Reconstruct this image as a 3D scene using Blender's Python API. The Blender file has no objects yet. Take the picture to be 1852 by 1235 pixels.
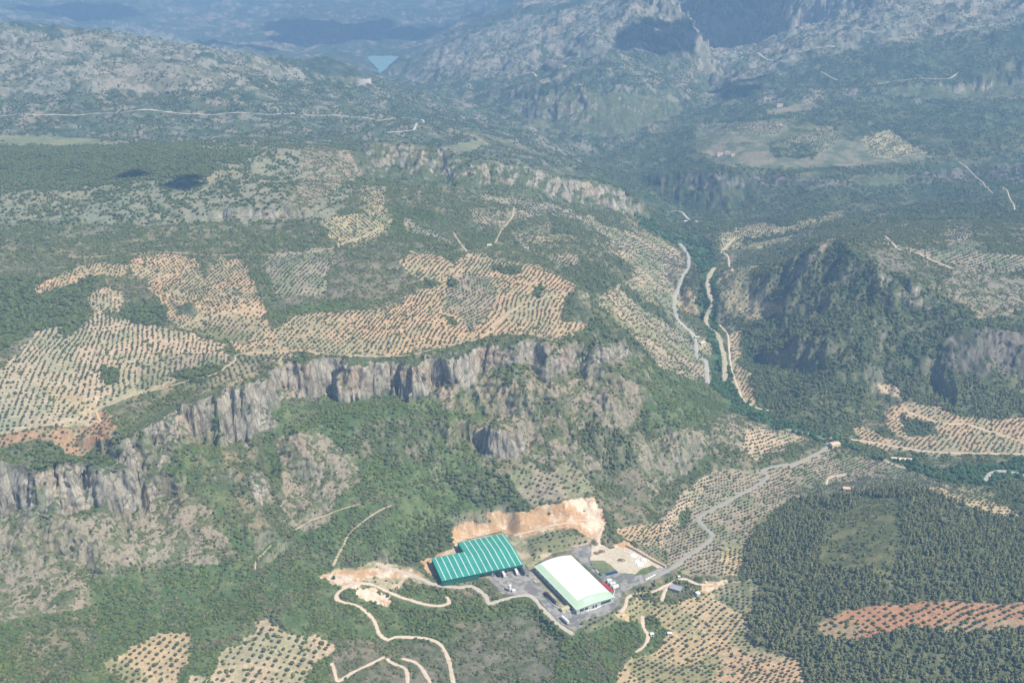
import bpy, bmesh, math, random
import numpy as np
from mathutils import Vector, Matrix
SC = bpy.context.scene
COL = SC.collection
rnd = random.Random(7)
rng = np.random.default_rng(11)
R = math.radians

# ------------------------------------------------------------------ camera
HC = 700.0                       # camera height above the factory yard
FPX = 1986.0                     # focal length in pixels of the 1852 px wide photograph
PITCH = R(22.5)
cam = bpy.data.cameras.new("camera"); camo = bpy.data.objects.new("camera", cam); COL.objects.link(camo)
camo.location = (0, 0, HC); camo.rotation_euler = (math.pi/2 - PITCH, 0, 0)
cam.sensor_width = 36; cam.lens = 36*FPX/1852; cam.clip_start = 1; cam.clip_end = 90000
SC.camera = camo
# ------------------------------------------------------------------ light
SUN_EL, SUN_AZ = R(52), R(122)      # azimuth measured clockwise from +Y (the view direction)
EXPO = 0.50
w = bpy.data.worlds.new("World"); SC.world = w; w.use_nodes = True
nt = w.node_tree; bg = nt.nodes["Background"]
sky = nt.nodes.new("ShaderNodeTexSky"); sky.sky_type = 'NISHITA'; sky.sun_disc = False
sky.sun_elevation = SUN_EL; sky.sun_rotation = SUN_AZ; sky.altitude = 900; sky.air_density = 1.0; sky.dust_density = 0.8
nt.links.new(sky.outputs[0], bg.inputs[0]); bg.inputs[1].default_value = 0.075
sl = bpy.data.lights.new("sun", 'SUN'); sl.energy = 4.7; sl.angle = R(0.53); sl.color = (1.0, 0.925, 0.77)
so = bpy.data.objects.new("sun", sl); COL.objects.link(so)
SUNDIR = Vector((math.sin(SUN_AZ)*math.cos(SUN_EL), math.cos(SUN_AZ)*math.cos(SUN_EL), math.sin(SUN_EL)))
so.rotation_euler = (-SUNDIR).to_track_quat('-Z', 'Y').to_euler(); so.location = (0, 0, 3000)
SC.view_settings.view_transform = 'Standard'; SC.view_settings.look = 'None'
SC.view_settings.exposure = EXPO; SC.view_settings.gamma = 1
try:
    SC.cycles.volume_bounces = 1; SC.cycles.max_bounces = 5; SC.cycles.diffuse_bounces = 2
except Exception: pass

# ------------------------------------------------------------------ object helpers
def tag(o, label=None, cat=None, group=None, kind=None):
    if label: o["label"] = label
    if cat: o["category"] = cat
    if group: o["group"] = group
    if kind: o["kind"] = kind
    return o
def empty(name, loc, rz=0.0, label=None, cat=None, group=None):
    o = bpy.data.objects.new(name, None); COL.objects.link(o); o.location = loc; o.rotation_euler = (0, 0, rz)
    return tag(o, label, cat, group)
def mesh_obj(name, verts, faces, mat, parent=None, smooth=False):
    me = bpy.data.meshes.new(name); me.from_pydata([tuple(v) for v in verts], [], faces)
    for m in (mat if isinstance(mat, (list, tuple)) else [mat]): me.materials.append(m)
    if smooth: me.polygons.foreach_set("use_smooth", [True]*len(me.polygons))
    me.update()
    o = bpy.data.objects.new(name, me); COL.objects.link(o)
    if parent: o.parent = parent
    return o
class MB:
    """collects shapes that become ONE mesh"""
    def __init__(s): s.v = []; s.f = []; s.mi = []
    def quad(s, pts, mi=0):
        n = len(s.v); s.v += [tuple(p) for p in pts]; s.f.append(tuple(range(n, n+len(pts)))); s.mi.append(mi); return s
    def box(s, x0, x1, y0, y1, z0, z1, mi=0, taper=0.0, shear=0.0):
        t = taper; n = len(s.v)
        s.v += [(x0, y0, z0), (x1, y0, z0), (x1, y1, z0), (x0, y1, z0),
                (x0+t+shear, y0+t, z1), (x1-t+shear, y0+t, z1), (x1-t+shear, y1-t, z1), (x0+t+shear, y1-t, z1)]
        for q in ((3,2,1,0), (4,5,6,7), (0,1,5,4), (1,2,6,5), (2,3,7,6), (3,0,4,7)):
            s.f.append(tuple(n+i for i in q)); s.mi.append(mi)
        return s
    def cyl(s, p0, p1, r0, r1=None, n=10, mi=0, caps=True):
        r1 = r0 if r1 is None else r1; p0 = Vector(p0); p1 = Vector(p1); d = (p1-p0).normalized()
        a = d.orthogonal().normalized(); b = d.cross(a); k = len(s.v)
        for p, r in ((p0, r0), (p1, r1)):
            for i in range(n):
                t = 2*math.pi*i/n; s.v.append(tuple(p + a*math.cos(t)*r + b*math.sin(t)*r))
        for i in range(n):
            j = (i+1) % n; s.f.append((k+i, k+j, k+n+j, k+n+i)); s.mi.append(mi)
        if caps:
            s.f.append(tuple(k+i for i in reversed(range(n)))); s.mi.append(mi)
            s.f.append(tuple(k+n+i for i in range(n))); s.mi.append(mi)
        return s
    def blob(s, c, r, n=1, jit=.25, squash=.8, mi=0, rr=None):
        rr = rr or rnd
        bm = bmesh.new(); bmesh.ops.create_icosphere(bm, subdivisions=n, radius=1.0); k = len(s.v)
        bm.verts.ensure_lookup_table()
        for v in bm.verts:
            q = v.co*(1 + rr.uniform(-jit, jit)); s.v.append((c[0]+q.x*r, c[1]+q.y*r, c[2]+q.z*r*squash))
        for f in bm.faces: s.f.append(tuple(k+v.index for v in f.verts)); s.mi.append(mi)
        bm.free(); return s
    def build(s, name, mat, parent=None, smooth=False):
        o = mesh_obj(name, s.v, s.f, mat, parent, smooth)
        if any(s.mi): o.data.polygons.foreach_set("material_index", s.mi)
        return o
# ------------------------------------------------------------------ materials
def mat(name, col, rough=.8, metal=0.0, var=.12, scale=.6, spec=.3, col2=None, bump=0.0, rand=0.0, stripe=None):
    m = bpy.data.materials.new(name); m.use_nodes = True; t = m.node_tree; b = t.nodes["Principled BSDF"]
    b.inputs["Roughness"].default_value = rough; b.inputs["Metallic"].default_value = metal
    b.inputs["Specular IOR Level"].default_value = spec
    tc = t.nodes.new("ShaderNodeTexCoord"); n = t.nodes.new("ShaderNodeTexNoise")
    n.inputs["Scale"].default_value = scale; n.inputs["Detail"].default_value = 5; n.inputs["Roughness"].default_value = .65
    t.links.new(tc.outputs["Object"], n.inputs["Vector"])
    r = t.nodes.new("ShaderNodeValToRGB"); r.color_ramp.elements[0].position = .3; r.color_ramp.elements[1].position = .7
    a = [max(0, c*(1-var)) for c in col]; c2 = col2 or [min(1, c*(1+var)) for c in col]
    r.color_ramp.elements[0].color = (*a, 1); r.color_ramp.elements[1].color = (*c2, 1)
    t.links.new(n.outputs["Fac"], r.inputs["Fac"]); out = r.outputs["Color"]
    if rand:
        oi = t.nodes.new("ShaderNodeObjectInfo"); hs = t.nodes.new("ShaderNodeHueSaturation")
        mr = t.nodes.new("ShaderNodeMapRange"); mr.inputs[3].default_value = 1-rand; mr.inputs[4].default_value = 1+rand
        t.links.new(oi.outputs["Random"], mr.inputs[0]); t.links.new(mr.outputs[0], hs.inputs["Value"])
        mh = t.nodes.new("ShaderNodeMapRange"); mh.inputs[3].default_value = .5-rand*.09; mh.inputs[4].default_value = .5+rand*.07
        wn = t.nodes.new("ShaderNodeTexWhiteNoise"); wn.noise_dimensions = '1D'
        t.links.new(oi.outputs["Random"], wn.inputs["W"]); t.links.new(wn.outputs["Value"], mh.inputs[0]); t.links.new(mh.outputs[0], hs.inputs["Hue"])
        t.links.new(out, hs.inputs["Color"]); out = hs.outputs["Color"]
    if stripe:
        wv = t.nodes.new("ShaderNodeTexWave"); wv.inputs["Scale"].default_value = stripe; wv.bands_direction = 'X'
        t.links.new(tc.outputs["Object"], wv.inputs["Vector"])
        bp = t.nodes.new("ShaderNodeBump"); bp.inputs["Strength"].default_value = .5; bp.inputs["Distance"].default_value = .06
        t.links.new(wv.outputs["Fac"], bp.inputs["Height"]); t.links.new(bp.outputs[0], b.inputs["Normal"])
    elif bump:
        bp = t.nodes.new("ShaderNodeBump"); bp.inputs["Strength"].default_value = bump; bp.inputs["Distance"].default_value = .3
        t.links.new(n.outputs["Fac"], bp.inputs["Height"]); t.links.new(bp.outputs[0], b.inputs["Normal"])
    t.links.new(out, b.inputs["Base Color"]); return m

# ------------------------------------------------------------------ noise
_p = np.random.default_rng(3).permutation(256).astype(np.int32)
_g = np.stack([np.cos(np.arange(16)*np.pi/8), np.sin(np.arange(16)*np.pi/8)], 1).astype(np.float32)
def pn(x, y, seed=0):
    xi = np.floor(x).astype(np.int32); yi = np.floor(y).astype(np.int32); xf = (x-xi).astype(np.float32); yf = (y-yi).astype(np.float32)
    u = xf*xf*(3-2*xf); v = yf*yf*(3-2*yf)
    def gr(ix, iy, dx, dy):
        h = _p[(_p[(ix+seed) & 255]+iy) & 255] & 15; return _g[h, 0]*dx+_g[h, 1]*dy
    a = gr(xi, yi, xf, yf); b = gr(xi+1, yi, xf-1, yf); c = gr(xi, yi+1, xf, yf-1); d = gr(xi+1, yi+1, xf-1, yf-1)
    return ((a+(b-a)*u) + ((c+(d-c)*u)-(a+(b-a)*u))*v)*1.5
def fbm(x, y, wl, oct=4, seed=0, rough=.5):
    s = 0; a = 1; t = 0
    for i in range(oct):
        s = s + a*pn(x/wl+i*17.3, y/wl-i*9.1, seed+i*31); t += a; a *= rough; wl *= .5
    return s/t
def ridged(x, y, wl, oct=3, seed=0, rough=.55):
    s = 0; a = 1; t = 0
    for i in range(oct):
        s = s + a*(1-2*np.abs(pn(x/wl+i*7.7, y/wl+i*5.3, seed+i*13))); t += a; a *= rough; wl *= .5
    return s/t
def sstep(a, b, x):
    t = np.clip((x-a)/(b-a), 0, 1); return t*t*(3-2*t)
# ------------------------------------------------------------------ pixel -> world ray
cp, sp_ = math.cos(PITCH), math.sin(PITCH)
def ray(u, v):
    a = u-926.0; b = 617.5-v; return a, FPX*cp+b*sp_, -FPX*sp_+b*cp
def P(u, v, z):
    dx, dy, dz = ray(u, v); t = (z-HC)/dz; return dx*t, dy*t
def project(x, y, z):
    zz = z-HC; dep = y*cp-zz*sp_; up = y*sp_+zz*cp
    return 926+FPX*x/dep, 617.5-FPX*up/dep
# ------------------------------------------------------------------ relief: survey points (photo pixel + height in metres)
PTS = [
(0,1260,45),(250,1260,25),(600,1260,5),(900,1260,-5),(1150,1260,-5),(1500,1260,0),(1852,1260,10),
(0,1500,60),(600,1500,20),(1200,1500,10),(1852,1500,20),(0,1150,45),(150,1130,32),(300,1110,14),(400,1140,14),(500,1160,14),(600,1170,6),
(450,1060,14),(200,1060,34),(0,1050,50),(560,980,24),(600,1020,12),(640,1050,8),(700,1020,8),(680,1080,-2),(780,1055,1),(760,1120,-8),
(700,1160,-8),(880,1085,-1),(880,1140,-10),(1000,1160,-12),(1035,1152,-6),(1130,1110,-8),(1150,1180,-18),(1250,1120,-12),(1250,1060,-6),
(1350,1060,-8),(1300,1150,-14),(1350,1200,-14),(1450,1100,2),(1500,1180,4),(1560,1050,20),(1600,950,32),(1650,890,34),(1700,860,-15),(1560,860,-22),
(1450,880,-15),(1400,930,-8),(1350,960,-8),(1852,1000,30),(1852,920,15),(1852,860,-20),(1720,1110,27),(1852,1180,27),(1500,960,12),(1750,940,22),
(1200,1030,-1),(1285,970,-5),(1262,940,-6),(1385,865,-14),(1500,805,-24),
(1310,700,-28),(1300,600,-32),(1285,500,-38),(1240,400,-45),(1400,760,-28),(1600,800,-26),(1700,800,-24),(1852,790,-22),(1852,835,-26),(1560,820,-28),
(700,960,32),(850,930,26),(1000,905,30),(1060,893,30),(1080,880,26),(1110,960,5),(900,955,12),(1000,965,7),(920,980,1),(1085,985,1),(820,990,2),(800,960,14),
(1150,950,3),(1200,900,8),(1250,860,6),(1300,820,8),(1340,780,5),(1400,820,-12),(1440,770,-18),(1040,930,16),(960,935,15),
(820,850,55),(940,840,50),(700,810,84),(600,850,70),(560,800,95),(760,770,98),(960,760,86),(1000,712,108),(1060,700,106),(1100,760,80),(1060,760,81),(1060,850,46),(1170,700,95),
(1200,760,65),(1150,850,33),(1250,740,33),(1300,750,-5),(1220,700,45),(870,832,54),(930,832,52),
(500,900,52),(420,960,56),(400,1010,37),(300,960,58),(250,1000,52),(100,1000,64),(560,930,44),(640,920,45),(450,850,88),(340,870,88),
(640,740,114),(740,735,114),(560,735,114),
(300,700,152),(200,700,153),(100,700,156),(100,780,148),(0,780,150),(200,780,148),(420,670,154),(600,600,160),(500,620,158),(300,600,163),(0,650,168),(0,560,178),
(100,500,180),(300,500,172),(0,460,195),(300,440,185),(750,600,160),(900,580,160),(1000,600,156),(1050,560,158),(1040,512,160),(900,500,167),(800,520,166),(1000,488,163),(900,465,166),
(1095,605,122),(1092,545,126),(1078,505,130),(640,490,190),(560,490,184),(700,460,182),(720,500,176),(600,540,168),
(1145,645,112),(1200,640,48),(1150,560,75),(1200,560,25),(1150,500,70),(1200,480,20),(1100,450,100),(1150,440,50),(1200,420,5),(1230,560,-15),(1240,480,-30),(1280,660,-25),
(1000,440,130),(930,430,145),(860,445,163),(800,400,162),(720,400,178),(650,420,178),(680,360,182),(620,390,190),(560,430,186),(1000,395,118),(1100,400,85),(900,380,148),
(0,400,200),(100,400,198),(0,330,210),(200,330,212),(400,320,214),(0,272,216),(150,275,216),(300,272,218),(420,275,220),(550,330,212),(560,365,204),
(0,250,155),(200,252,155),(400,252,150),(600,250,140),(800,262,120),(900,280,95),(1000,296,55),
(1480,437,138),(1520,432,146),(1560,433,144),(1610,440,138),(1430,470,92),(1420,520,50),(1400,600,2),(1340,640,-25),(1480,600,50),(1500,700,0),(1560,560,82),(1600,620,40),(1650,520,102),
(1700,560,84),(1640,480,118),(1600,700,-8),(1700,705,-6),(1852,705,-4),(1640,727,-14),(1740,745,-14),(1852,750,-14),(1560,740,-20),(1450,680,-12),(1700,440,120),(1852,440,120),(1852,490,108),(1600,436,125),(1700,405,95),(1852,380,80),(1780,540,88),(1852,550,86),
(1400,430,10),(1340,400,-20),(1420,400,25),(1500,412,45),(1600,390,40),(1560,640,38),(1640,660,20),(1600,545,84),
(1300,240,65),(1500,230,75),(1700,250,70),(1852,240,80),(1400,270,55),(1300,205,50),(1400,205,70),(1286,192,-10),(1480,102,150),(1380,150,60),(1330,175,10),(1700,72,210),(1852,45,240),
(1400,110,20),(1300,100,40),(1240,120,40),(1250,60,115),(1100,12,260),(1000,30,175),(920,50,120),(850,75,65),(740,115,-20),(660,152,-75),(1100,110,135),(1000,130,80),(900,150,28),(800,170,-30),
(1050,290,-50),(1150,290,-45),(1220,270,-25),(1200,330,-45),(1130,330,-20),(1400,50,145),(1500,20,228),(1600,2,310),(1852,2,328),(1300,20,208),(1200,2,300),(1200,-60,350),(1600,-60,400),(1000,-40,150),
(0,112,250),(100,112,255),(200,118,250),(300,122,248),(400,128,240),(450,150,205),(550,180,165),(700,212,130),(860,240,95),(0,205,185),(300,205,182),(600,212,148),(150,160,215),(350,165,205),
(0,70,280),(0,42,310),(120,75,270),(180,62,285),(240,50,305),(300,75,262),(400,95,208),(500,120,140),(560,145,70),(600,172,-20),(640,180,-45),(700,195,-40),(780,205,-35),(880,225,-30),
(400,88,-115),(550,92,-130),(560,32,-35),(650,30,-35),(750,40,-65),(480,62,-95),(600,84,-150),(800,60,-115),(150,30,-95),(300,50,-135),(200,10,-55),(900,20,-95),(700,2,-95),(450,20,-85),(600,112,-30),(560,120,-25),(640,132,-50),(700,110,-68),(690,125,-68),(672,138,-68),(500,-80,100),(0,-80,150),(900,-80,120)]
# cliffs: (u, v of the brow, height of the brow, v of the foot, horizontal run)
CL = [
[(-60,840,143,950,16),(0,835,143,950,14),(60,852,138,935,12),(130,842,128,925,12),(200,848,120,945,12),(242,815,128,930,12),(262,850,104,900,10)],
[(250,765,148,800,8),(300,745,150,800,8),(360,727,152,795,9),(410,712,153,800,10),(440,705,153,800,10),(470,700,153,780,9),(500,680,155,722,7),(560,660,156,722,7),(640,655,156,724,7),(720,655,156,726,7),(800,650,156,704,7),(870,640,156,690,8),(900,635,155,665,8),(1000,630,152,675,10),(1080,630,148,665,10),(1130,622,135,650,12)],
[(530,275,215,325,90),(620,265,222,330,80),(700,262,222,322,60),(780,270,215,330,60),(850,290,200,335,55),(950,305,175,348,50),(1040,320,145,366,50),(1110,340,110,382,45),(1160,372,65,395,40)],
[(180,397,199,406,5),(300,388,202,402,5),(400,380,204,400,5),(500,375,206,398,5),(560,378,203,396,6)],
[(1725,615,60,655,30),(1790,604,64,662,26),(1852,608,66,668,26),(1950,608,66,668,26)],
[(1590,500,112,524,14),(1640,505,108,532,14),(1700,545,92,560,14)],
[(1240,308,30,380,95),(1300,305,45,382,95),(1400,310,45,378,95),(1500,325,40,372,75),(1600,320,45,365,75),(1700,305,50,350,75),(1852,290,60,336,75)],
[(1590,165,120,182,40),(1700,155,130,180,40),(1800,140,145,178,50),(1852,115,185,172,80)],
[(960,185,40,240,120),(1050,168,90,245,150),(1130,168,90,240,150),(1220,185,60,225,120)],
[(850,760,96,800,6),(880,778,88,824,6),(930,788,82,826,6)],
]
CX, CY, CZ = [], [], []
def addp(x, y, z): CX.append(x); CY.append(y); CZ.append(z)
for u, v, z in PTS:
    x, y = P(u, v, z); addp(x, y, z)
    if u == 0 or u == 1852:
        for k in (500, 1100):
            x, y = P(u-k if u == 0 else u+k, v, z); addp(x, y, z + rnd.uniform(-10, 10))
for c in CL:
    for i in range(len(c)-1):
        n = max(1, int(abs(c[i+1][0]-c[i][0])/14)) if len(c) > 4 else 3
        for k in range(n + (1 if i == len(c)-2 else 0)):
            t = k/n; u, vt, zt, vb, run = [c[i][j]*(1-t)+c[i+1][j]*t for j in range(5)]
            if run < 17 and run > 6.5 and abs(vb-vt) > 25: q = math.sin(u*.083)+.8*math.sin(u*.19+1)+.5*math.sin(u*.031); run += min(13, run*1.6*max(0, q-.1)); vb += 5*math.sin(u*.11+2); vt += 4*math.sin(u*.07)+(5*math.sin(u*.33)+4*math.sin(u*.61+1) if u < 480 else 0); vb -= 26*max(0, math.sin(u*.15+.5)) if u < 262 and vt > 800 else 0
            x, y = P(u, vt, zt); addp(x, y, zt)
            s = (y-run)/y; x2, y2 = x*s, y*s
            dx, dy, dz = ray(u, vb); zb = HC + dz/dy*y2
            addp(x2, y2, zb)
            if zt > zb+25 and t == 0 and run < 20: addp(x*(1+32/y), y*(1+32/y), zt+1)
for x, y, z in [(-9000,16000,250),(0,15000,120),(9000,16000,500),(-14000,9000,200),(14000,9000,400),(0,30000,200),(-25000,25000,300),(25000,25000,500),(-300,100,20),(300,100,20),(0,-1500,20),(-2500,0,60),(2500,0,60)]:
    addp(x, y, z)
# hidden back slopes behind the crests
for x, y, z in [(-1500,3200,215),(-1100,3260,210),(-700,3300,190),(-500,3650,150),(500,2450,-10),(200,2450,60),(-200,2420,130),(-700,2420,180)]:
    addp(x, y, z)
CX = np.array(CX); CY = np.array(CY); CZ = np.array(CZ)
# ------------------------------------------------------------------ fan-shaped grid (finer where the land is near)
def ring(a, b, k):
    n = int(math.log(b/a)/k); return a*np.exp(np.arange(n)*math.log(b/a)/n)
QF = 1.0
rr = np.concatenate([ring(60, 740, .02), ring(740, 1000, .0013), ring(1000, 1345, .00055), ring(1345, 2400, .00125*QF), ring(2400, 6000, .0022*QF), ring(6000, 12000, .006), ring(12000, 60000, .06), [60000.]])
az = np.concatenate([np.arange(-75, -45, 1.2), np.arange(-45, -32, .2), np.arange(-32, 32, .058*QF), np.arange(32, 45, .2), np.arange(45, 76, 1.2)])
rr = rr.astype(np.float32); az = np.radians(az).astype(np.float32)
NR, NA = len(rr), len(az)
GX = rr[:, None]*np.sin(az)[None]; GY = rr[:, None]*np.cos(az)[None]
RRG = np.repeat(rr[:, None], NA, 1)
farf = sstep(2000, 4200, RRG)
# the coordinates are bent before reading the relief so that cliffs break into buttresses and gullies
wx = fbm(GX, GY, 46, 4, 5, .62)*26*(1+1.6*farf); wy = fbm(GX, GY, 40, 4, 9, .62)*24*(1+1.6*farf)
wy = wy + (np.maximum(ridged(GX, GY, 92, 2, 15)-.25, 0)**1.0)*18*(1-farf)-3
wx = np.clip(wx, -30, 30); wy = np.clip(wy, -30, 34)
# plateau / yard zones keep their place
def inpoly(px, py, poly):
    c = np.zeros(px.shape, bool); n = len(poly)
    for i in range(n):
        x1, y1 = poly[i]; x2, y2 = poly[i-1]
        if y1 == y2: continue
        c ^= ((y1 > py) != (y2 > py)) & (px < (x2-x1)*(py-y1)/(y2-y1)+x1)
    return c
def distpoly(px, py, poly, closed=True):
    d = np.full(px.shape, 1e9, np.float32); n = len(poly)
    for i in range(0 if closed else 1, n):
        x1, y1 = poly[i-1]; x2, y2 = poly[i]; ex, ey = x2-x1, y2-y1
        t = np.clip(((px-x1)*ex+(py-y1)*ey)/max(ex*ex+ey*ey, 1e-6), 0, 1)
        d = np.minimum(d, np.hypot(px-x1-t*ex, py-y1-t*ey))
    return d
YARD = [(776,1006),(830,992),(832,972),(915,955),(950,1010),(968,1018),(1030,990),(1066,984),(1100,990),(1130,990),(1165,1000),(1205,1022),(1222,1030),(1190,1048),(1160,1058),(1128,1072),(1120,1097),(1080,1127),(1040,1142),(1008,1127),(972,1087),(925,1078),(910,1076),(880,1048),(800,1054)]
YW = [P(u, v, 0) for u, v in YARD]
nearm = (RRG > 820) & (RRG < 1250) & (np.abs(GX) < 330)
yd = np.full(GX.shape, 999., np.float32)
ii = np.where(nearm); px, py = GX[ii], GY[ii]
dd = distpoly(px, py, YW); dd[inpoly(px, py, YW)] *= -1; yd[ii] = dd
calm = sstep(0, 60, yd)
from mathutils.geometry import delaunay_2d_cdt
tv, te, tf, to_, _a, _b = delaunay_2d_cdt([Vector((float(x), float(y))) for x, y in zip(CX, CY)], [], [], 0, .5, True)
tz = [float(np.mean([CZ[k] for k in o])) if o else 0. for o in to_]
Z0 = np.full(GX.shape, 100., np.float32)
def azi(a): return np.interp(a, az, np.arange(NA))
def rri(r): return np.interp(r, rr, np.arange(NR))
for f in tf:
    p = [(tv[i].x, tv[i].y, tz[i]) for i in f]
    # index window of the triangle, edges sampled because rings are curved
    ex = [(p[i][0]*(1-t)+p[(i+1)%3][0]*t, p[i][1]*(1-t)+p[(i+1)%3][1]*t) for i in range(3) for t in (0, .1, .2, .3, .4, .5, .6, .7, .8, .9)]
    rs = [math.hypot(*q) for q in ex]; as_ = [math.atan2(*q) for q in ex]
    if max(as_)-min(as_) > math.pi: as_ = [-9, 9]
    i0, i1 = max(0, int(rri(min(rs)*.97-2))), min(NR, int(rri(max(rs)*1.02+2))+2); j0, j1 = max(0, int(azi(min(as_)))-1), min(NA, int(azi(max(as_)))+3)
    X = GX[i0:i1, j0:j1]; Y = GY[i0:i1, j0:j1]
    d = (p[1][1]-p[2][1])*(p[0][0]-p[2][0])+(p[2][0]-p[1][0])*(p[0][1]-p[2][1])
    if abs(d) < 1e-9: continue
    l0 = ((p[1][1]-p[2][1])*(X-p[2][0])+(p[2][0]-p[1][0])*(Y-p[2][1]))/d
    l1 = ((p[2][1]-p[0][1])*(X-p[2][0])+(p[0][0]-p[2][0])*(Y-p[2][1]))/d; l2 = 1-l0-l1
    m = (l0 >= -1e-4) & (l1 >= -1e-4) & (l2 >= -1e-4)
    Z0[i0:i1, j0:j1][m] = (l0*p[0][2]+l1*p[1][2]+l2*p[2][2])[m]
def box(a, ni, nj):
    def one(a, n, ax):
        a = np.moveaxis(a, ax, 0); q = np.concatenate([np.repeat(a[:1], n+1, 0), a, np.repeat(a[-1:], n, 0)]).astype(np.float64).cumsum(0)
        return np.moveaxis(((q[2*n+1:]-q[:-2*n-1])/(2*n+1)).astype(np.float32), 0, ax)
    return one(one(a, ni, 0), nj, 1)
def slope(Z):
    gr = np.gradient(Z, axis=0)/np.gradient(rr)[:, None]; ga = np.gradient(Z, axis=1)/(RRG*np.gradient(az)[None])
    return np.hypot(gr, ga)
Z0 = box(box(Z0, 1, 1), 1, 1)
cl = np.clip(box((slope(Z0) > .8).astype(np.float32), 12, 12)*5, 0, 1)
Zs = box(box(Z0, 14, 14), 14, 14)
Z0 = Z0*cl+Zs*(1-cl)
def samp(G, x, y):
    i = rri(np.hypot(x, y)); j = azi(np.arctan2(x, y)); i0 = np.clip(i.astype(int), 0, NR-2); j0 = np.clip(j.astype(int), 0, NA-2); a = i-i0; b = j-j0
    return ((G[i0, j0]*(1-a)+G[i0+1, j0]*a)*(1-b)+(G[i0, j0+1]*(1-a)+G[i0+1, j0+1]*a)*b).astype(np.float32)
clw = box(box(cl, 22, 22), 22, 22); clw = np.clip(clw*1.6, 0, 1); calm = calm*(.35+.65*clw)
GZ = samp(Z0, GX+wx*calm, GY+wy*calm)
# ------------------------------------------------------------------ land cover (photo pixels, later carried to the ground)
CLS = {  # name: id, colour a, colour b, patch size m, share of b, relief roughness, plants per m2
'scrub':(0,(.110,.135,.065),(.215,.190,.125),26,.42,.75,1/13),
'green':(1,(.095,.145,.055),(.140,.170,.078),30,.45,.6,1/9),
'stony':(2,(.345,.290,.225),(.140,.155,.080),9,.56,.7,1/11),
'rock':(3,(.330,.310,.280),(.230,.215,.185),10,.42,1.0,1/90),
'karst':(4,(.290,.280,.200),(.150,.170,.100),14,.50,.7,1/30),
'forest':(5,(.105,.125,.064),(.150,.160,.092),20,.5,.45,1/11),
'cut':(6,(.580,.365,.205),(.650,.540,.430),24,.5,.15,1/900),
'asphalt':(7,(.235,.228,.220),(.330,.318,.300),12,.5,0,0),
'meadow':(8,(.220,.240,.120),(.270,.260,.150),30,.5,.2,1/300),
'ripar':(9,(.060,.120,.055),(.090,.150,.070),18,.5,.3,1/20),
'farhill':(10,(.110,.135,.085),(.240,.220,.175),60,.40,1.0,1/60),
'sand':(11,(.640,.560,.440),(.520,.440,.340),10,.4,.1,1/2000),
'bank':(12,(.300,.290,.170),(.480,.400,.290),14,.5,.3,1/60),
'wood':(13,(.070,.095,.048),(.135,.145,.080),24,.42,.8,1/18),
'crest':(14,(.300,.280,.230),(.160,.165,.115),34,.52,1.0,1/120),
'brown':(15,(.135,.150,.085),(.210,.185,.135),16,.5,.6,1/18),
'clear':(16,(.120,.140,.065),(.165,.170,.085),20,.5,.3,1/30),
'lawn':(17,(.170,.200,.090),(.200,.210,.110),10,.5,0,0),
'field':(19,(.140,.165,.100),(.250,.225,.155),40,.5,.15,1/900),
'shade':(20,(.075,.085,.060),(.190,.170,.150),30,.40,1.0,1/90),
'far':(18,(.075,.100,.075),(.230,.200,.160),260,.35,1.0,0),
}
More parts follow.
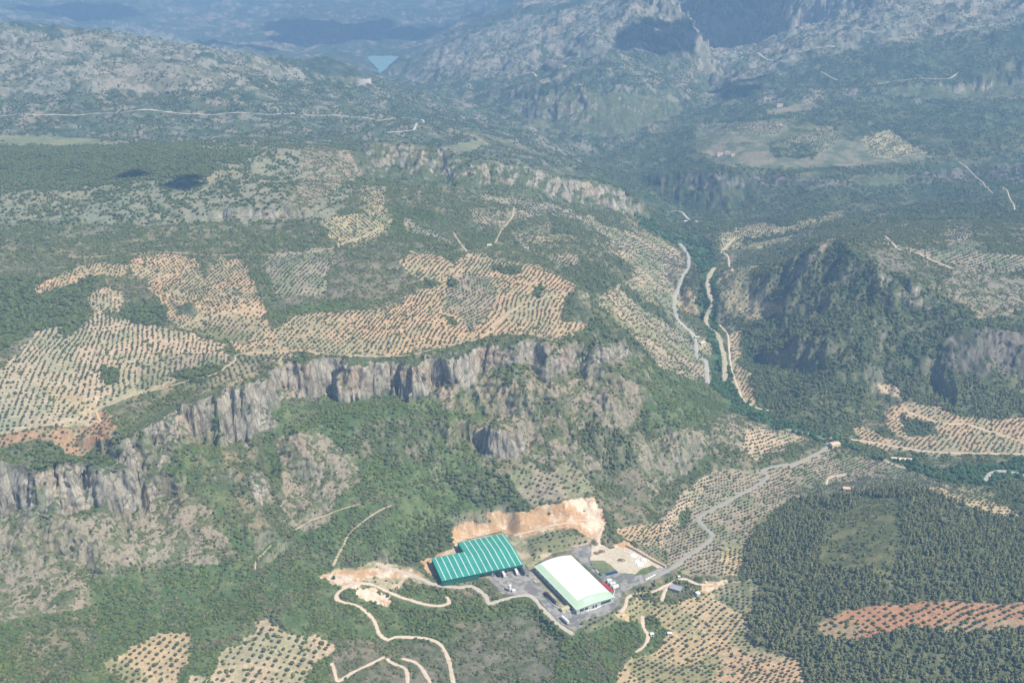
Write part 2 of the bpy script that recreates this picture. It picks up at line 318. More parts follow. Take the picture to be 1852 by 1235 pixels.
A_ = [
('far',[(0,0),(1852,0),(1852,140),(0,140)]),
('farhill',[(0,36),(110,70),(230,40),(300,65),(420,85),(520,110),(620,150),(740,205),(1000,290),(1040,300),(1000,305),(0,262)]),
('crest',[(0,36),(110,70),(180,58),(240,42),(320,70),(420,88),(540,122),(560,150),(480,140),(430,130),(0,112)]),
('crest',[(0,110),(200,115),(420,128),(470,160),(300,165),(0,170)]),
('farhill',[(620,160),(740,110),(900,40),(1100,0),(1852,0),(1852,260),(1240,300),(1040,300),(860,235),(720,215)]),
('crest',[(880,50),(1100,0),(1852,0),(1852,40),(1700,62),(1480,100),(1300,160),(1230,90),(1100,95),(980,130),(820,140),(740,150),(800,90)]),
('rock',[(950,180),(1050,168),(1130,168),(1225,185),(1230,205),(1130,240),(1050,245),(960,230)]),
('wood',[(1040,300),(1240,210),(1300,190),(1852,180),(1852,440),(1240,440),(1150,390),(1040,310)]),
('rock',[(1640,140),(1720,150),(1852,110),(1852,175),(1700,180),(1600,170)]),
('wood',[(1480,105),(1852,50),(1852,150),(1560,160),(1400,160),(1300,195),(1380,150)]),
('clear',[(1260,225),(1430,215),(1500,232),(1650,270),(1700,285),(1600,295),(1450,305),(1300,300),(1260,270)]),
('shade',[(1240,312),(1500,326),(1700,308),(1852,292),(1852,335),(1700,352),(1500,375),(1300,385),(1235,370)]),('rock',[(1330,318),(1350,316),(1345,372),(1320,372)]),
('field',[(1262,232),(1300,224),(1430,218),(1420,240),(1380,255),(1300,262),(1265,250)]),('field',[(1270,262),(1400,262),(1500,228),(1530,255),(1600,262),(1650,270),(1690,283),(1600,296),(1450,304),(1300,298)]),('wood',[(1390,262),(1440,258),(1490,268),(1470,288),(1400,285)]),('field',[(1380,200),(1470,185),(1490,195),(1400,208)]),
('rock',[(1540,318),(1640,315),(1640,340),(1560,345)]),
('scrub',[(0,255),(560,262),(700,262),(1150,370),(1200,430),(1180,640),(1060,600),(0,600)]),
('karst',[(0,262),(400,262),(560,268),(640,262),(640,350),(590,400),(400,410),(200,405),(0,410)]),
('forest',[(0,256),(200,262),(420,262),(470,285),(400,300),(380,320),(240,330),(100,345),(0,340)]),
('scrub',[(0,405),(200,408),(560,400),(640,420),(590,450),(300,450),(100,465),(0,500)]),
('brown',[(0,480),(100,470),(90,500),(60,520),(130,545),(150,575),(115,605),(0,660)]),
('forest',[(90,500),(170,500),(170,540),(140,600),(115,610),(60,600),(0,640),(0,500)]),
('brown',[(600,460),(720,440),(730,500),(760,520),(720,550),(640,562),(560,562),(500,595),(480,560),(500,530),(590,530),(600,500)]),
('green',[(500,560),(640,540),(720,540),(640,563),(560,566),(500,600),(480,580)]),
('rock',[(560,268),(700,260),(780,268),(850,288),(950,303),(1040,318),(1110,338),(1165,375),(1130,388),(1040,368),(900,350),(800,338),(700,325),(650,322),(600,345),(545,400),(500,398),(560,340)]),
('stony',[(545,268),(640,262),(655,322),(600,345),(545,400),(500,398),(540,330)]),('green',[(640,320),(700,325),(720,360),(760,380),(860,400),(900,440),(820,450),(700,420),(690,400),(720,370),(700,345)]),
('scrub',[(900,350),(1130,390),(1240,400),(1250,460),(1100,560),(1060,560),(1040,500),(900,460)]),
('wood',[(1000,470),(1100,480),(1170,560),(1180,600),(1120,640),(1060,600),(1080,540)]),
('rock',[(1038,520),(1060,530),(1072,575),(1055,590),(1040,575),(1030,550)]),
('scrub',[(480,640),(1160,600),(1300,700),(1500,790),(1300,860),(1220,900),(1100,1000),(0,1235),(0,830)]),
('green',[(470,700),(700,700),(870,690),(900,740),(850,800),(880,860),(960,920),(820,940),(740,1000),(600,1030),(520,960),(560,900),(480,850)]),
('forest',[(740,960),(830,940),(810,985),(785,1010),(720,1015)]),
('forest',[(900,940),(830,890),(790,860),(860,850),(960,870),(950,920)]),
('scrub',[(640,760),(760,760),(780,840),(640,830)]),
('stony',[(860,700),(1000,690),(1080,720),(1060,800),(1100,850),(1050,850),(950,830),(900,760)]),
('stony',[(1020,690),(1100,670),(1170,700),(1170,760),(1100,780),(1060,745)]),
('scrub',[(930,700),(1010,720),(1060,790),(980,800)]),
('stony',[(1150,800),(1250,775),(1300,800),(1230,860),(1190,890),(1150,860)]),
('stony',[(1290,760),(1345,745),(1450,790),(1410,820),(1330,815),(1280,800)]),
('brown',[(1090,855),(1150,850),(1180,890),(1170,940),(1115,945)]),
('green',[(1130,640),(1300,700),(1400,750),(1480,790),(1340,740),(1280,760),(1180,790),(1150,740),(1180,700)]),
('forest',[(1060,760),(1140,790),(1150,850),(1090,850),(1050,800)]),
('rock',[(480,678),(520,655),(620,647),(740,650),(850,628),(960,618),(1060,640),(1090,622),(1130,618),(1142,648),(1080,662),(1000,672),(985,685),(960,662),(900,668),(890,690),(830,702),(815,735),(795,720),(760,712),(722,724),(700,700),(640,722),(560,718),(500,722),(470,715)]),
('green',[(885,662),(950,662),(930,700),(890,700)]),
('rock',[(235,770),(330,722),(400,702),(480,690),(500,780),(460,775),(440,830),(410,810),(400,780),(330,785),(300,845),(290,840),(300,785),(250,780)]),
('green',[(380,735),(400,735),(402,800),(385,790)]),('green',[(425,725),(470,735),(450,750),(425,745)]),('green',[(310,800),(400,805),(420,880),(450,960),(480,1010),(420,1000),(380,900),(300,860)]),
('rock',[(0,850),(60,858),(130,838),(190,850),(240,795),(262,850),(300,900),(270,930),(240,945),(200,945),(190,900),(150,925),(80,930),(50,960),(0,975)]),
('forest',[(70,800),(180,800),(235,790),(200,850),(130,835),(70,850),(40,835)]),
('green',[(60,880),(80,860),(75,920),(60,930)]),
('stony',[(250,920),(330,890),(380,920),(430,1000),(380,1022),(230,1020),(160,1040),(150,1100),(90,1110),(0,1125),(0,930),(100,940)]),
('stony',[(500,790),(580,780),(640,830),(650,870),(610,900),(600,940),(560,965),(520,950),(505,850)]),
('rock',[(380,850),(425,855),(430,890),(395,885)]),
('rock',[(450,855),(470,850),(482,880),(475,912),(458,895)]),
('rock',[(856,775),(900,772),(948,792),(940,826),(870,830)]),
('rock',[(800,705),(815,705),(822,738),(800,742)]),
('rock',[(850,880),(872,878),(876,892),(858,898)]),
('rock',[(150,1060),(130,1080),(85,1110),(100,1070)]),
('green',[(0,1130),(160,1100),(165,1040),(430,1015),(500,965),(600,1030),(600,1080),(620,1130),(600,1235),(0,1235)]),
('scrub',[(60,1120),(180,1110),(160,1170),(120,1235),(60,1235),(30,1180)]),
('green',[(600,1060),(760,1060),(900,1090),(955,1078),(1035,1150),(1120,1170),(1100,1235),(600,1235)]),
('brown',[(600,1150),(690,1160),(800,1160),(820,1235),(600,1235)]),
('brown',[(820,1130),(960,1110),(1010,1160),(1000,1235),(830,1235)]),
('forest',[(1118,1095),(1140,1070),(1230,1045),(1260,1050),(1200,1075),(1130,1085)]),
('green',[(1040,1145),(1120,1110),(1210,1150),(1190,1180),(1130,1200),(1110,1235),(1050,1235)]),
('ripar',[(1150,385),(1230,400),(1280,440),(1300,480),(1295,600),(1330,700),(1400,760),(1520,790),(1560,820),(1700,850),(1852,830),(1852,880),(1700,872),(1600,835),(1500,800),(1400,775),(1320,740),(1285,700),(1290,640),(1265,560),(1270,500),(1240,450),(1160,410)]),
('scrub',[(1290,420),(1480,380),(1852,370),(1852,600),(1400,600),(1300,560)]),
('wood',[(1230,340),(1852,330),(1852,400),(1540,380),(1420,405),(1240,400)]),
('wood',[(1345,600),(1400,560),(1380,500),(1440,440),(1480,428),(1560,428),(1640,500),(1750,560),(1852,580),(1852,755),(1740,752),(1640,725),(1560,700),(1560,770),(1500,785),(1400,755),(1350,710)]),
('forest',[(1600,680),(1852,690),(1852,755),(1740,752),(1640,725)]),
('rock',[(1590,500),(1640,500),(1700,540),(1690,565),(1640,545),(1600,530)]),
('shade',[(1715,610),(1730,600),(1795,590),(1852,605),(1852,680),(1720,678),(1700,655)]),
('stony',[(1430,490),(1500,430),(1520,428),(1470,470),(1440,500)]),
('stony',[(1730,480),(1852,500),(1852,560),(1780,580),(1700,520)]),
('brown',[(1550,440),(1600,450),(1720,490),(1700,510),(1600,490)]),
('forest',[(1330,1000),(1370,965),(1450,895),(1560,882),(1650,872),(1750,915),(1852,925),(1852,1235),(1470,1235),(1440,1190),(1350,1165),(1350,1120),(1370,1080),(1345,1040)]),
('clear',[(1490,960),(1560,900),(1620,905),(1640,1000),(1600,1040),(1480,1020)]),
('wood',[(1800,870),(1852,860),(1852,930),(1800,910)]),
('cut',[(884,927),(934,925),(976,915),(1078,899),(1086,912),(1103,942),(1091,952),(1081,979),(1068,972),(1034,955),(984,960),(947,972),(919,972),(909,960),(842,975),(832,997),(785,1009),(790,1002),(825,989),(812,970),(815,957),(832,942),(852,940),(860,947),(887,945)]),
('bank',[(785,1010),(830,993),(835,978),(909,962),(947,972),(1000,958),(1070,975),(1060,990),(1000,1000),(965,1022),(1045,1100),(1010,1095),(985,1070),(950,1020),(880,1045),(800,1052)]),
('bank',[(577,1040),(607,1028),(674,1015),(740,1025),(779,1050),(779,1058),(750,1054),(735,1045),(720,1065),(695,1067),(640,1052),(600,1053)]),
('cut',[(577,1040),(610,1030),(660,1024),(740,1030),(775,1052),(735,1044),(660,1046),(650,1060),(620,1066),(600,1055)]),
('cut',[(640,1062),(676,1063),(713,1083),(702,1096),(653,1077)]),
('cut',[(760,1010),(785,1008),(790,1040),(770,1035)]),
('cut',[(1270,1056),(1320,1050),(1318,1066),(1300,1079),(1268,1072)]),
('cut',[(1110,985),(1130,978),(1150,990),(1140,996),(1112,992)]),
('cut',[(1135,986),(1150,990),(1203,1022),(1196,1027),(1160,1005)]),
('brown',[(1210,1060),(1240,1055),(1262,1075),(1225,1085),(1205,1080)]),
('asphalt',[(880,1042),(945,1018),(957,1032),(985,1065),(1000,1088),(1015,1100),(1060,1103),(1095,1092),(1108,1074),(1085,1045),(1040,1005),(1030,990),(1063,985),(1075,1000),(1066,1015),(1088,1039),(1118,1035),(1150,1040),(1180,1032),(1205,1023),(1222,1029),(1190,1045),(1160,1055),(1125,1070),(1118,1095),(1080,1125),(1040,1140),(1010,1125),(975,1085),(960,1076),(925,1076),(908,1073)]),
('sand',[(1070,984),(1100,992),(1130,990),(1165,1000),(1180,1010),(1205,1023),(1150,1038),(1118,1035),(1105,1022),(1090,1013),(1068,1013)]),
('lawn',[(1066,1016),(1093,1014),(1106,1022),(1118,1035),(1088,1039)]),
('green',[(1150,1038),(1160,1028),(1180,1022),(1190,1028),(1165,1040)]),
('meadow',[(0,245),(120,248),(240,262),(130,266),(0,260)]),('meadow',[(815,265),(868,250),(880,262),(850,276)]),('meadow',[(350,263),(460,263),(472,270),(380,273)]),
('asphalt',[(645,145),(665,145),(660,156),(650,156)]),
]
pink = ((.535,.385,.240),(.380,.325,.200)); pale = ((.535,.415,.290),(.370,.335,.215)); red = ((.460,.260,.155),(.350,.265,.165)); brn = ((.430,.350,.245),(.250,.250,.150))
gold = ((.540,.410,.250),(.300,.280,.150)); grn = ((.210,.220,.120),(.330,.280,.180)); gry = ((.370,.310,.225),(.230,.235,.140)); yel = ((.480,.400,.240),(.300,.290,.160))
ORCH = [  # polygon, soil, row angle, spacing, share kept, tag
([(0,668),(30,640),(70,600),(105,590),(115,612),(135,608),(155,580),(175,562),(200,575),(250,570),(300,590),(330,600),(400,620),(412,650),(400,668),(330,688),(250,712),(190,735),(175,755),(160,772),(140,772),(60,772),(0,785)],pale,100,6.1,.97,'plateau'),
([(0,785),(70,775),(160,775),(190,740),(215,770),(200,790),(170,800),(150,825),(120,815),(90,800),(60,795),(0,810)],red,80,6.1,.9,'plateau'),
([(238,465),(306,458),(360,468),(367,502),(401,471),(442,471),(459,512),(466,536),(486,567),(476,577),(493,600),(530,573),(561,563),(600,566),(669,562),(724,549),(731,535),(766,524),(800,512),(793,504),(766,507),(731,493),(721,473),(738,455),(804,462),(821,480),(842,459),(876,460),(901,472),(945,473),(997,490),(1042,514),(1035,528),(1018,538),(1018,576),(1046,583),(1060,590),(1049,599),(1008,618),(963,607),(904,604),(883,607),(842,618),(766,631),(738,642),(669,645),(600,642),(544,636),(510,656),(480,650),(435,638),(408,618),(330,594),(300,570),(292,550),(282,529),(258,505),(235,485)],pink,75,6.1,.97,'plateau'),
([(330,594),(360,578),(440,572),(470,590),(440,625),(408,618)],grn,75,6.1,.9,'plateau'),
([(820,500),(880,495),(900,540),(860,600),(800,560)],gry,60,6.1,.97,'plateau'),
([(300,640),(400,640),(405,660),(330,688),(250,708),(250,670)],gry,100,6.1,.95,'plateau'),
([(60,690),(120,700),(180,735),(150,760),(90,720)],gold,95,6.1,.95,'plateau'),
([(415,652),(440,642),(500,642),(482,652),(465,680),(430,700),(330,700),(300,708),(410,672)],grn,110,6.1,.95,'plateau'),
([(60,520),(90,505),(150,480),(180,475),(235,482),(225,498),(170,500),(150,510),(100,525),(70,540)],pink,60,6.1,.9,'plateau'),
([(155,540),(180,520),(215,525),(230,565),(180,566)],pale,70,6.1,.85,'plateau'),
([(490,460),(520,455),(600,445),(605,470),(590,500),(590,530),(560,535),(500,535),(490,500),(475,480)],gry,80,6.1,.95,'plateau'),
([(585,400),(600,392),(660,385),(655,360),(650,335),(700,335),(695,365),(710,390),(712,405),(690,430),(650,445),(610,445),(595,425)],yel,30,6.6,.97,'upper'),
([(726,393),(753,407),(802,427),(850,453),(829,450),(767,427),(736,413)],gry,40,6.6,.9,'upper'),
([(847,375),(871,379),(926,379),(975,379),(988,393),(940,393),(905,413),(864,407)],gry,20,6.6,.9,'upper'),
([(861,351),(919,358),(1000,370),(1040,385),(1060,400),(1000,385),(920,368),(860,362)],gry,15,6.6,.9,'upper'),
([(925,420),(985,405),(1030,420),(1000,440),(940,445)],grn,20,6.6,.9,'upper'),
([(985,465),(1040,455),(1050,480),(1010,482)],gry,35,6.6,.9,'upper'),
([(1060,389),(1092,405),(1131,418),(1173,424),(1212,440),(1241,463),(1241,495),(1225,528),(1219,554),(1228,580),(1254,599),(1259,631),(1277,657),(1280,693),(1267,690),(1196,664),(1167,631),(1125,586),(1079,547),(1079,534),(1109,521),(1141,502),(1151,482),(1092,450),(1102,431),(1050,400)],brn,-35,5.9,.96,'slope'),
([(1180,585),(1255,600),(1262,640),(1278,660),(1278,690),(1190,655)],gry,-70,5.9,.97,'slope'),
([(1145,520),(1180,530),(1220,560),(1225,580),(1180,570)],grn,-35,5.9,.95,'slope'),
([(1245,515),(1261,531),(1261,567),(1230,565),(1222,554)],pink,-60,5.9,.96,'slope'),
([(1267,612),(1290,625),(1286,651),(1266,638)],pink,-60,5.9,.96,'slope'),
([(1293,508),(1320,485),(1368,475),(1350,500),(1370,540),(1355,560),(1300,560)],grn,40,6.2,.95,'river'),
([(1335,560),(1365,538),(1400,550),(1415,562),(1390,575),(1345,580)],pink,40,6.2,.95,'river'),
([(1317,610),(1340,598),(1345,610),(1330,660),(1355,670),(1365,730),(1345,720),(1325,680)],pink,60,6.2,.95,'river'),
([(1300,425),(1340,410),(1375,402),(1420,410),(1520,382),(1532,392),(1500,405),(1450,415),(1400,425),(1440,432),(1400,440),(1380,445),(1310,455)],yel,40,6.2,.95,'river'),
([(1560,428),(1611,431),(1625,445),(1662,451),(1723,451),(1706,424),(1757,397),(1754,424),(1774,458),(1852,462),(1852,489),(1822,494),(1727,482),(1672,462),(1604,445)],gry,30,7.0,.97,'hill'),
([(1577,693),(1611,690),(1635,713),(1614,720),(1580,706)],pale,30,6.0,.95,'valley'),
([(1594,744),(1631,727),(1682,734),(1740,754),(1788,757),(1852,757),(1852,820),(1700,822),(1600,812),(1560,800),(1540,775),(1560,770),(1600,790),(1640,800),(1600,765)],pink,50,6.0,.97,'valley'),
([(1110,958),(1150,945),(1190,945),(1210,920),(1235,890),(1290,850),(1340,850),(1380,848),(1440,838),(1500,808),(1520,830),(1600,830),(1650,850),(1700,870),(1740,880),(1700,888),(1640,875),(1560,885),(1500,898),(1440,900),(1380,930),(1350,985),(1340,1040),(1300,1045),(1240,1040),(1222,1028),(1205,1020),(1150,985),(1120,970)],gry,35,4.9,.97,'road'),
([(1110,958),(1150,948),(1190,948),(1200,990),(1150,985),(1120,970)],pink,60,4.9,.97,'road'),
([(1235,890),(1280,860),(1300,870),(1230,930),(1190,990),(1195,950)],pale,35,4.9,.96,'road'),
([(1300,990),(1350,980),(1340,1040),(1310,1040)],gold,75,4.9,.95,'road'),
([(1350,765),(1400,780),(1455,792),(1440,802),(1370,830),(1340,805)],pale,40,6.0,.9,'valley'),
([(1680,882),(1730,880),(1790,890),(1800,910),(1852,932),(1800,935),(1750,915),(1700,897)],gold,10,6.0,.9,'valley'),
([(1579,1096),(1628,1089),(1716,1085),(1793,1092),(1852,1089),(1852,1134),(1723,1142),(1652,1134),(1564,1156),(1490,1152),(1476,1131),(1505,1120),(1529,1106)],red,25,6.8,.97,'pines'),
([(1110,1110),(1150,1080),(1200,1090),(1245,1083),(1270,1078),(1320,1052),(1370,1045),(1372,1080),(1350,1120),(1360,1165),(1385,1180),(1450,1190),(1460,1260),(1110,1260),(1120,1215),(1140,1190),(1190,1180),(1200,1160),(1180,1130),(1130,1125)],gold,42,5.6,.97,'lower'),
([(1300,1060),(1370,1045),(1372,1080),(1350,1120),(1320,1100),(1290,1080)],grn,80,5.6,.97,'lower'),
([(1300,1185),(1385,1180),(1450,1190),(1460,1260),(1300,1260)],pink,60,5.6,.95,'lower'),
([(1050,1125),(1110,1105),(1120,1125),(1060,1145)],grn,42,5.6,.9,'lower'),
([(185,1208),(194,1194),(233,1173),(273,1148),(330,1144),(355,1141),(347,1169),(340,1198),(323,1219),(315,1260),(240,1260),(225,1230)],gold,65,7.4,.97,'corner'),
([(458,1123),(483,1119),(522,1148),(576,1148),(611,1169),(600,1183),(572,1194),(554,1222),(551,1260),(337,1260),(344,1222),(380,1222),(394,1208),(394,1187),(408,1169),(437,1169),(444,1148),(461,1144)],pale,78,7.6,.97,'pale'),
([(923,855),(963,840),(988,855),(1037,834),(1068,877),(1080,893),(981,907),(957,917),(938,886)],gry,60,6.0,.85,'quarry'),
([(950,975),(1000,962),(1060,964),(1066,980),(1000,998),(960,1005)],grn,20,6.0,.7,'quarry'),
([(1262,225),(1425,222),(1400,245),(1290,240)],gry,10,9,.95,'bench'),([(1400,260),(1500,228),(1520,250),(1490,275),(1440,275)],grn,40,9,.9,'bench'),
([(1560,250),(1610,235),(1650,265),(1680,275),(1620,288),(1570,280)],yel,40,9,.9,'bench'),
]
HOLES = [
('forest',[(312,685),(330,668),(402,660),(410,668),(375,683),(330,692)]),('forest',[(185,665),(215,668),(212,690),(190,694)]),
('forest',[(893,484),(940,482),(942,494),(905,497)]),('forest',[(770,505),(790,507),(792,518),(770,516)]),('forest',[(965,520),(978,518),(980,535),(965,535)]),
('forest',[(813,505),(828,508),(826,520),(812,518)]),('green',[(790,562),(805,565),(830,590),(815,590)]),('rock',[(312,552),(345,548),(365,560),(350,572),(320,570)]),
('brown',[(215,500),(240,497),(275,530),(270,560),(225,555)]),('forest',[(258,545),(295,560),(295,590),(270,592),(215,575),(220,560)]),
('scrub',[(620,760),(1690,760),(1690,795),(1640,795)]) if False else ('wood',[(1630,755),(1690,765),(1700,785),(1640,790)]),
('wood',[(1070,590),(1120,600),(1170,635),(1150,640),(1090,610)]),
('wood',[(1120,520),(1135,512),(1230,590),(1210,590),(1150,550)]),('wood',[(1000,400),(1030,400),(1035,420),(990,425)]),
('green',[(1165,1125),(1180,1115),(1215,1140),(1200,1165),(1170,1160)]),('forest',[(1398,262),(1440,260),(1480,268),(1470,285),(1400,282)]),
('wood',[(1340,430),(1390,425),(1440,418),(1500,412),(1400,432),(1345,445)]),
('green',[(1225,930),(1245,915),(1250,935),(1228,960)]),
]
CID = {k: v[0] for k, v in CLS.items()}
MW, MH = 1852, 1260
LC = np.full((MH, MW), CID['scrub'], np.uint8)
def paint(poly, val):
    xs = [p[0] for p in poly]; ys = [p[1] for p in poly]
    x0, x1, y0, y1 = max(0, min(xs)), min(MW, max(xs)+1), max(0, min(ys)), min(MH, max(ys)+1)
    if x1 <= x0 or y1 <= y0: return
    X, Y = np.meshgrid(np.arange(x0, x1)+.5, np.arange(y0, y1)+.5)
    m = inpoly(X, Y, poly); LC[y0:y1, x0:x1][m] = val
cuts = [a for a in A_ if a[0] in ('asphalt', 'sand', 'lawn', 'cut', 'bank')]
for k, poly in A_: paint([(int(a), 1265 if b >= 1235 else int(b)) for a, b in poly], CID[k])
for i, o in enumerate(ORCH): paint(o[0], 30+i)
for k, poly in HOLES: paint(poly, CID[k])
def lookup(u, v): return LC[np.clip(v, 0, MH-1).astype(int), np.clip(u, 0, MW-1).astype(int)]
NC = 30+len(ORCH)
rough_t = np.full(NC, .12, np.float32); dens_t = np.zeros(NC, np.float32)
colA = np.zeros((NC, 3), np.float32); colB = np.zeros((NC, 3), np.float32); wl_t = np.full(NC, 22., np.float32); sh_t = np.full(NC, .45, np.float32)
for k, (i, a, b, wl, sh, ro, de) in CLS.items():
    rough_t[i] = ro; dens_t[i] = de; colA[i] = a; colB[i] = b; wl_t[i] = wl; sh_t[i] = sh
for i, o in enumerate(ORCH): colA[30+i] = o[1][0]; colB[30+i] = o[1][1]; wl_t[30+i] = 34; dens_t[30+i] = 1/260
def blur(a, n=2):
    for _ in range(n):
        a = a.copy(); a[1:-1, 1:-1] = (a[1:-1, 1:-1]*2+a[:-2, 1:-1]+a[2:, 1:-1]+a[1:-1, :-2]+a[1:-1, 2:])/6
    return a
def warped(u, v):
    s = 1.0*(1-.6*farf)
    return u+(fbm(GX, GY, 38, 4, 21, .6)*13+pn(GX/5, GY/5, 3)*4.0)*s, v+(fbm(GX, GY, 38, 4, 41, .6)*10+pn(GX/5, GY/5, 7)*3)*s
u0, v0 = project(GX, GY, GZ)
front = (GY > 50)
wu, wv = warped(u0, v0)
clean = yd < 8
C0 = lookup(np.where(clean, u0, wu), np.where(clean, v0, wv))
C0[~front] = CID['scrub']
ro = blur(rough_t[C0], 6)*sstep(0, 30, yd)
# steepness of the bare relief
def slope(Z):
    gr = np.gradient(Z, axis=0)/np.gradient(rr)[:, None]; ga = np.gradient(Z, axis=1)/(RRG*np.gradient(az)[None])
    return np.hypot(gr, ga)
st = box(slope(Z0), 6, 6)
steep = sstep(.85, 1.6, st)
amp = 1+1.2*farf
GZ = GZ + ro*(fbm(GX, GY, 170, 3, 61)*16*amp + ridged(GX, GY, 75, 3, 71)*5*amp - 1.5*amp) \
        + ro*sstep(2900, 4200, RRG)*(ridged(GX, GY, 760, 3, 87)*np.where(GX > -300, 52, 22)-8) + ro*farf*(ridged(GX, GY, 420, 5, 81, .58)*np.where(GX > -300, 36, 28) - 8) + sstep(6000, 12000, RRG)*(fbm(GX, GY, 2600, 4, 91)*260)
rockm = blur(((C0 == CID['rock'])*1.0+(C0 == CID['stony'])*.25+(C0 == CID['crest'])*.8+(C0 == CID['karst'])*.2).astype(np.float32), 3)
rk = np.maximum(rockm, steep*ro)
GZ = GZ + rk*(ridged(GX, GY, 26, 3, 101, .6)*4.2*(1+steep*.9)*(1+farf*.9) + fbm(GX, GY, 7, 3, 111, .6)*2.4)
GZ = GZ + (.25+ro)*fbm(GX, GY, 9, 3, 121, .6)*.9*sstep(0, 14, yd)
GZ = np.where(yd < 999, GZ*sstep(0, 16, yd) + 0*(1-sstep(0, 16, yd)), GZ).astype(np.float32)
LAKE_Z = -60.0
LK = [(664,103),(676,101),(690,102),(706,101),(722,103),(716,108),(711,113),(704,118),(700,124),(693,129),(688,133),(683,131),(684,126),(679,122),(675,116),(670,113),(667,108)]
LW = [P(u, v, LAKE_Z) for u, v in LK]
wm = (RRG > 3600) & (RRG < 8000) & (GX < 0); il = np.where(wm); dl = distpoly(GX[il], GY[il], LW); inl = inpoly(GX[il], GY[il], LW)
GZ[il] = np.where(inl, LAKE_Z-14, np.where(dl < 60, np.minimum(GZ[il], LAKE_Z-4+dl*.35), GZ[il]))
ul, vl = project(GX, GY, np.full(GX.shape, 0.)); au = np.abs((project(GX, GY, GZ)[0])-690)
_, dyy, dzz = ray(690, 134); slp = -dzz/math.hypot(ray(690, 134)[0], dyy)
m_l = (RRG > 3300) & (RRG < math.hypot(*P(690, 134, LAKE_Z))); lim = HC-RRG*slp-6+np.maximum(au-32, 0)*2.2
GZ = np.where(m_l, np.minimum(GZ, lim), GZ).astype(np.float32)
# ------------------------------------------------------------------ roads: carried to the ground, then levelled in
def azi(a): return np.interp(a, az, np.arange(NA))
def rri(r): return np.interp(r, rr, np.arange(NR))
def zat(x, y):
    x = np.asarray(x, float); y = np.asarray(y, float)
    i = rri(np.hypot(x, y)); j = azi(np.arctan2(x, y)); i0 = np.clip(i.astype(int), 0, NR-2); j0 = np.clip(j.astype(int), 0, NA-2); a = i-i0; b = j-j0
    return (GZ[i0, j0]*(1-a)+GZ[i0+1, j0]*a)*(1-b)+(GZ[i0, j0+1]*(1-a)+GZ[i0+1, j0+1]*a)*b
def cast(u, v, mind=500):
    dx, dy, dz = ray(u, v); h = math.hypot(dx, dy); s = -dz/h; a = math.atan2(dx, dy)
    j = int(round(float(azi(a)))); S = (HC-GZ[:, j])/rr; S = np.where(rr < mind, 1e9, S)
    i = int(np.argmax(S <= s)); i = max(i, 1)
    t = (S[i-1]-s)/max(S[i-1]-S[i], 1e-9) if S[i-1] < 1e8 else 1; r = rr[i-1]+(rr[i]-rr[i-1])*min(max(t, 0), 1)
    x, y = r*dx/h, r*dy/h; return x, y, float(zat(x, y))
def smooth_path(pts, step=3.0):
    p = np.array(pts, float); out = []
    for i in range(len(p)-1):
        a = p[max(i-1, 0)]; b = p[i]; c = p[i+1]; d = p[min(i+2, len(p)-1)]
        n = max(1, int(np.hypot(*(c-b)[:2])/step))
        for k in range(n):
            t = k/n; out.append(.5*((2*b)+(c-a)*t+(2*a-5*b+4*c-d)*t*t+(3*b-a-3*c+d)*t**3))
    out.append(p[-1]); return np.array(out)
